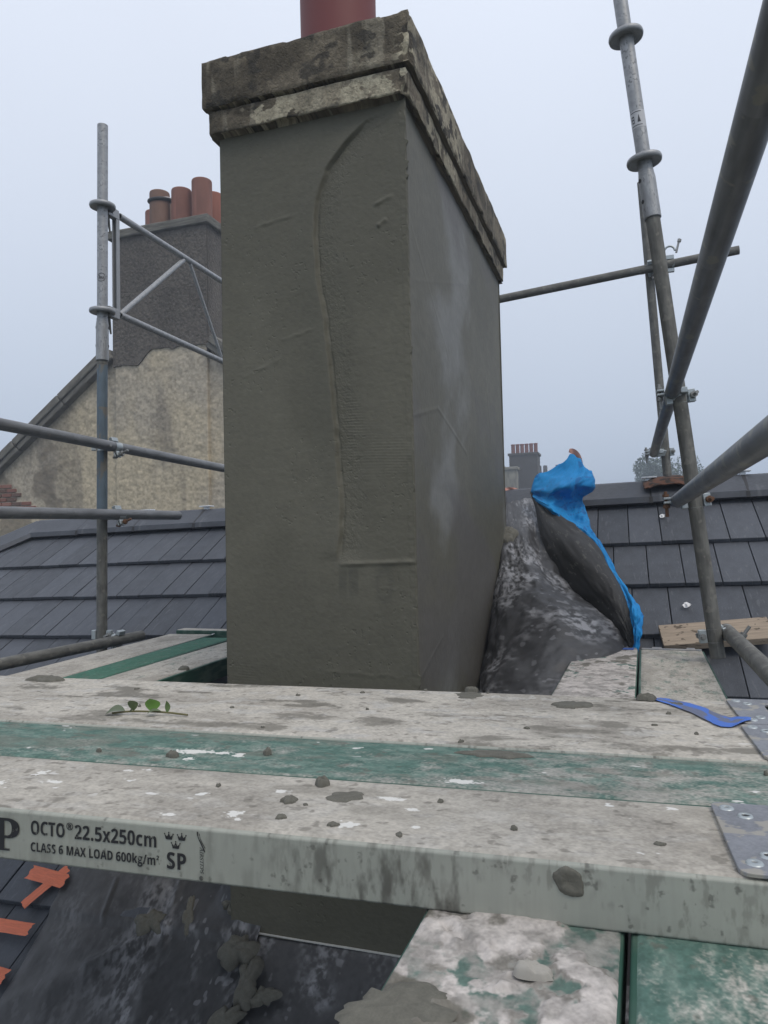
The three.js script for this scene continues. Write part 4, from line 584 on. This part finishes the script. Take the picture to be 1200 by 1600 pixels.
  const pk = solid('wooden_plank', rbox(0.4, 0.028, 0.15, 0.003), mat(1, 1, 1, 0.85, 0, { map: wood }), 'short bare wooden plank resting on the slates behind the leaning pole', 'plank'); pk.position.copy(roofWorld(0.285, -3.165, 0.066)); pk.rotation.set(TH - 0.12, 0.09, 0.06, 'XYZ');
  // rusty bent strip on the ridge
  solid('rusty_strip', sheetGeo([[[0.075, 0.60, -4.12], [0.14, 0.615, -4.12], [0.22, 0.62, -4.12], [0.3, 0.61, -4.12]], [[0.07, 0.632, -4.2], [0.14, 0.655, -4.2], [0.22, 0.662, -4.2], [0.31, 0.655, -4.2]], [[0.08, 0.645, -4.3], [0.14, 0.668, -4.3], [0.22, 0.672, -4.3], [0.31, 0.665, -4.3]]], 30, 16, 0.006, (u, v) => 0.012 * (fbm(u * 8, v * 6, 371, 3) - 0.5)), mat(1, 1, 1, 0.9, 0.1, { map: ctex(128, 128, (u, v) => mix3([0.11, 0.05, 0.03], [0.03, 0.022, 0.018], sm(0.4, 0.62, fbm(u * 9, v * 9, 373, 4)))), side: THREE.DoubleSide }), 'rusty brown bent metal strip lying over the ridge behind the leaning pole', 'scrap metal');
  // white scraps on the slates
  const scrap = (x, z, s, label) => { const m = solid('white_scrap', mergeGeometries([gridGeo(3, 3, (u, v) => [(u - 0.5) * s, 0.006 * Math.sin(u * 4 + v * 3), (v - 0.5) * s * 0.5]), gridGeo(3, 3, (u, v) => [(u - 0.5) * s * 0.4 + s * 0.1, 0.004 + v * s * 0.25, (v - 0.5) * s * 0.9])]), mat(0.72, 0.72, 0.72, 0.7, 0, { side: THREE.DoubleSide }), label, 'scrap'); m.position.copy(roofWorld(x, z, 0.035)); m.rotation.set(TH, 0.5, 0); };
  scrap(0.15, -4.0, 0.03, 'tiny white scrap on the slates just below the ridge at right'); scrap(0.2, -3.36, 0.035, 'tiny white scrap on the slates above the wooden plank'); scrap(-2.05, -3.55, 0.025, 'tiny white fleck on the slates left of the stack'); scrap(-1.98, -3.2, 0.04, 'white scrap on the slates just behind the left pole foot');
}

// ---------------------------------------------------------------- the neighbouring gable house
{
  const g = thing('gable_house', 'neighbouring house gable of stained beige roughcast with a dark chimney stack', 'house', [-7.1, -7.5, -10]);
  const Y = (y) => y + 7.5, X = (x) => x + 7.1;
  const peb = (x, y, s) => { const f = fbm(x * 26, y * 26, 401 + s, 3), n = fbm(x * 0.9, y * 0.7, 404 + s, 4), st = sm(0.52, 0.72, fbm(x * 2.6, y * 0.5, 407 + s, 4)); let c = mix3([0.46, 0.395, 0.28], [0.385, 0.34, 0.265], sm(0.4, 0.65, n)); c = mix3(c, [0.14, 0.125, 0.105], 0.5 * st); const k = 0.62 + 0.75 * f; return [c[0] * k, c[1] * k, c[2] * k]; };
  const wallMap = ctex(1024, 1024, (u, v) => { const x = -11 + u * 8, y = -1 + v * 6.5; let c = peb(x, y, 0); const bare = sm(0.5, 0.58, fbm(x * 1.5, y * 1.5, 411, 4) + 0.22 * sm(-8.9, -10.2, x) * (1 - sm(2.0, 2.8, y)) - 0.06); c = mix3(c, mix3([0.2, 0.165, 0.115], [0.13, 0.115, 0.095], fbm(x * 5, y * 5, 413, 3)), 0.75 * bare * sm(-8.3, -9.0, x)); return c; });
  const bump = gtex(512, 512, (u, v) => fbm(u * 80, v * 80, 415, 3), true);
  const wm = mat(1, 1, 1, 0.95, 0, { map: wallMap, bumpMap: bump, bumpScale: 0.02 });
  const uvWall = (geo) => { const p = geo.attributes.position, uv = []; for (let i = 0; i < p.count; i++) uv.push((p.getX(i) - 7.1 + 11) / 8, (p.getY(i) - 7.5 + 1) / 6.5); geo.setAttribute('uv', new THREE.Float32BufferAttribute(uv, 2)); return geo; };
  const slope = 0.727, apex = [-7.09, 4.14], gx = (x) => apex[1] - Math.abs(x - apex[0]) * slope;
  const gs = new THREE.Shape(); gs.moveTo(X(-15), 0); gs.lineTo(X(0.8), 0); gs.lineTo(X(0.8), Y(gx(0.8))); gs.lineTo(X(apex[0]), Y(apex[1])); gs.lineTo(X(-15), Y(gx(-15))); gs.closePath();
  part('gable_wall', uvWall(new THREE.ExtrudeGeometry(gs, { depth: 0.4, bevelEnabled: false }).translate(0, 0, -0.46)), wm, g);
  // breast of the stack, a touch proud of the gable
  part('breast', uvWall(new RoundedBoxGeometry(1.74, 11.12, 1.2, 2, 0.02).translate(X(-7.09), 5.56, -0.6)), wm, g);
  const cm = mat(1, 1, 1, 0.95, 0, { map: ctex(512, 128, (u, v) => { const n = fbm(u * 12, v * 4, 421, 4), k = 0.13 + 0.14 * (n - 0.5); return [k * 1.06, k, k * 0.86]; }, true) });
  const dir = V(1, slope, 0).normalize();
  for (const s of [-1, 1]) for (let i = 0; i < 6; i++) {                         // coping stones down both slopes
    const c = part('coping_stone', mergeGeometries([rbox(1.19, 0.13, 0.62, 0.02, 0, 0.1, -0.2), rbox(1.19, 0.1, 0.55, 0.02, 0, -0.005, -0.2)]), cm, g); const t = 1.72 + i * 1.2;
    c.position.set(X(apex[0]) + s * dir.x * t, Y(apex[1]) - dir.y * t + 0.02, 0); c.rotation.z = -s * Math.atan(slope); c.userData.s = 1; delete c.userData.s;
  }
  const rf = mat(0.07, 0.072, 0.08, 0.8); for (const s of [-1, 1]) { const r = part('roof_slope', box(9.7, 0.12, 8, 0, 0, 0), rf, g); r.position.set(X(apex[0]) + s * 3.92, Y(apex[1]) - 3.92 * slope - 0.12, -4.5); r.rotation.z = -s * Math.atan(slope); }
  // exposed bricks at the verge
  const bk = [mat(0.2, 0.09, 0.065, 0.9), mat(0.26, 0.13, 0.1, 0.9), mat(0.13, 0.08, 0.06, 0.9)]; const bg = new RoundedBoxGeometry(0.2, 0.062, 0.03, 1, 0.008);
  for (let r = 0; r < 7; r++) for (let i = 0; i < 5; i++) { const x = -10.5 + i * 0.215 + (r % 2) * 0.107, y = 0.98 + r * 0.078; if (x > -9.72 - r * 0.09 + 0.2 * hash(r, i, 7) || y > gx(x) - 0.15) continue; const b = part('brick', bg, bk[(hash(i, r, 3) * 3) | 0], g); b.position.set(X(x), Y(y), -0.052); b.rotation.z = 0.03 * (hash(r, i, 4) - 0.5); }
  // dark cement coat on the upper stack with a ragged lower edge, cap slab and pots
  const dark = (x, y) => { const f = fbm(x * 30, y * 30, 431, 3), n = fbm(x * 1.8, y * 0.7, 433, 4); const k = (0.078 + 0.06 * (n - 0.45)) * (0.5 + 1.0 * f); const st = sm(0.6, 0.75, fbm(x * 70, y * 70, 435, 3)); return mix3([k * 1.13, k, k * 0.85], [0.2, 0.18, 0.15], 0.35 * st); };
  const dm = mat(1, 1, 1, 0.95, 0, { map: ctex(1024, 1024, (u, v) => dark(u * 3, v * 3), true), bumpMap: bump, bumpScale: 0.015 });
  const stack = part('stack', new RoundedBoxGeometry(1.74, 1.8, 1.2, 2, 0.02).translate(X(-7.09), Y(4.521), -0.6), dm, g);
  const ds = new THREE.Shape(); ds.moveTo(-0.89, 2.12); ds.lineTo(-0.89, -0.02); for (let i = 0; i <= 40; i++) { const t = i / 40; ds.lineTo(-0.89 + 1.78 * t, -0.02 + 0.2 * sm(0.25, 0.42, t) + 0.07 * (fbm(t * 14, 3, 437, 4) - 0.5)); } ds.lineTo(0.89, 2.12); ds.closePath();
  const dg = new THREE.ExtrudeGeometry(ds, { depth: 0.03, bevelEnabled: false }).translate(X(-7.09), Y(3.33), -0.008); { const p = dg.attributes.position, uv = []; for (let i = 0; i < p.count; i++) uv.push(p.getX(i) / 3, p.getY(i) / 3); dg.setAttribute('uv', new THREE.Float32BufferAttribute(uv, 2)); } part('cement_coat', dg, dm, stack);
  const ds2 = box(0.03, 2.1, 1.2, X(-7.09) + 0.885, Y(4.42), -0.6); part('cement_coat', ds2, dm, stack);
  part('cap_slab', rbox(1.92, 0.14, 1.36, 0.02, X(-7.09), Y(5.49), -0.6), mat(1, 1, 1, 0.95, 0, { map: ctex(256, 128, (u, v) => { const k = 0.12 + 0.16 * (fbm(u * 14, v * 8, 441, 4) - 0.45); return [k, k * 0.96, k * 0.82]; }) }), stack);
  const terra = (s) => mat(1, 1, 1, 0.85, 0, { map: ctex(128, 128, (u, v) => { const k = 0.85 + 0.5 * (fbm(u * 8, v * 8, 451 + s, 4) - 0.5); const b = [[0.24, 0.105, 0.075], [0.2, 0.115, 0.08], [0.3, 0.11, 0.07]][s]; return [b[0] * k, b[1] * k, b[2] * k]; }) });
  const tm = [0, 1, 2].map(terra);
  const potG = (h, r) => new THREE.LatheGeometry([[r * 1.04, 0], [r * 1.04, 0.12], [r, 0.14], [r, h - 0.02], [r * 0.97, h], [r * 0.86, h], [r * 0.86, 0]].map((q) => new THREE.Vector2(...q)), 28);
  for (const [x, z, h, r, k] of [[-7.27, -0.3, 0.68, 0.165, 1], [-6.86, -0.32, 0.66, 0.165, 0], [-6.46, -0.3, 0.74, 0.165, 0], [-7.84, -0.95, 0.72, 0.16, 0], [-7.42, -0.95, 0.75, 0.16, 1], [-6.62, -0.9, 0.8, 0.17, 2], [-7.0, -0.95, 0.7, 0.16, 0]]) {
    const p = part('chimney_pot', potG(h, r), tm[k], stack); p.position.set(X(x), Y(5.555), z);
  }
  const wrap = part('pot_wrap', new THREE.TorusGeometry(0.17, 0.032, 8, 30).rotateX(Math.PI / 2 + 0.2), M.black, stack); wrap.position.set(X(-7.27), Y(5.555 + 0.55), -0.3);
  const lace = part('wrap_cord', new THREE.TorusGeometry(0.185, 0.011, 6, 40).rotateX(Math.PI / 2 + 0.28), mat(0.7, 0.7, 0.7, 0.7), stack); lace.position.set(X(-7.27), Y(5.555 + 0.575), -0.3);
}
// ---------------------------------------------------------------- far chimneys and a tree in the mist
{
  const dm = mat(0.075, 0.07, 0.065, 0.95), tm = mat(0.2, 0.09, 0.075, 0.9), sm2 = mat(1, 1, 1, 0.95, 0, { map: ctex(256, 256, (u, v) => { const k = 0.2 + 0.2 * (fbm(u * 9, v * 7, 461, 4) - 0.5); return [k * 1.05, k, k * 0.82]; }) });
  const far = thing('far_house', 'distant dark chimney stack with a row of six pots seen through mist', 'house', [-5.08, -7.5, -38.3]);
  part('wall', box(6, 9.8, 6, -1, 4.9, -3.4), mat(0.2, 0.19, 0.16, 0.95), far); const st = part('stack', rbox(1.44, 4.2, 1.1, 0.03, 0, 10.0, 0), dm, far); part('cap_slab', rbox(1.56, 0.13, 1.2, 0.02, 0, 12.1, 0), dm, st);
  for (let i = 0; i < 6; i++) { const p = part('chimney_pot', new THREE.LatheGeometry([[0.1, 0], [0.095, 0.46], [0.11, 0.47], [0.11, 0.52], [0.085, 0.52], [0.085, 0]].map((q) => new THREE.Vector2(...q)), 14), tm, st); p.position.set(-0.58 + i * 0.232, 12.16, 0); }
  const pp = thing('stone_parapet', 'weathered pale stone parapet in front of the distant stack', 'parapet', [-5.85, -7.5, -36.6]);
  part('pier', rbox(0.95, 2.0, 0.6, 0.04, 0.15, 10.2, 0), sm2, pp); part('coping', rbox(1.1, 0.16, 0.75, 0.04, 0.15, 11.26, 0), sm2, pp); part('wall', box(3.2, 9.4, 0.5, -0.6, 4.7, -0.1), sm2, pp); const sk = part('skew_stone', rbox(1.3, 0.2, 0.7, 0.04), sm2, pp); sk.position.set(-0.55, 11.6, 0); sk.rotation.z = -0.5;
  const s2 = thing('distant_stack', 'tiny far-off row of chimney pots just left of the blue membrane', 'chimney', [-5.0, -7.5, -52]); part('stack', box(2.4, 12.2, 1, 0, 6.1, 0), dm, s2); for (const x of [-0.9, -0.5, 0.35, 0.75]) { const p = part('chimney_pot', new THREE.CylinderGeometry(0.14, 0.16, 0.6, 12), dm, s2); p.position.set(x, 12.5, 0); }
  const tr = thing('broad_tree', 'round-crowned tree fading into the mist behind the thin upright tube', 'tree', [3.0, -7.5, -66]);
  part('trunk', new THREE.CylinderGeometry(0.22, 0.42, 9, 10).translate(0, 4.5, 0), mat(0.06, 0.05, 0.04, 0.95), tr);
  const R = rng(501), tri = [], col = [];
  const lobes = []; for (let i = 0; i < 26; i++) lobes.push([(R() - 0.5) * 5.2, 11.2 + (R() - 0.5) * 6, (R() - 0.5) * 4, 0.9 + R() * 0.9]);
  for (let i = 0; i < 15000; i++) { const l = lobes[(R() * lobes.length) | 0], a = R() * 6.283, c = R() * 2 - 1, r = l[3] * Math.cbrt(0.35 + 0.65 * R()), q = Math.sqrt(1 - c * c); const x = l[0] + r * q * Math.cos(a), y = Math.min(15.25, l[1] + r * c), z = l[2] + r * q * Math.sin(a), s = 0.1 + 0.08 * R(); if (Math.hypot((x) / 3.2, (y - 11.6) / 3.9) > 1) continue; for (let k = 0; k < 3; k++) tri.push(x + (R() - 0.5) * 2 * s, y + (R() - 0.5) * 2 * s, z + (R() - 0.5) * 2 * s); }
  const lg = new THREE.BufferGeometry(); lg.setAttribute('position', new THREE.Float32BufferAttribute(tri, 3)); lg.computeVertexNormals(); struct(part('crown', lg, mat(0.06, 0.085, 0.035, 0.9, 0, { side: THREE.DoubleSide }), tr), 'stuff');
}

renderer.render(scene, camera);
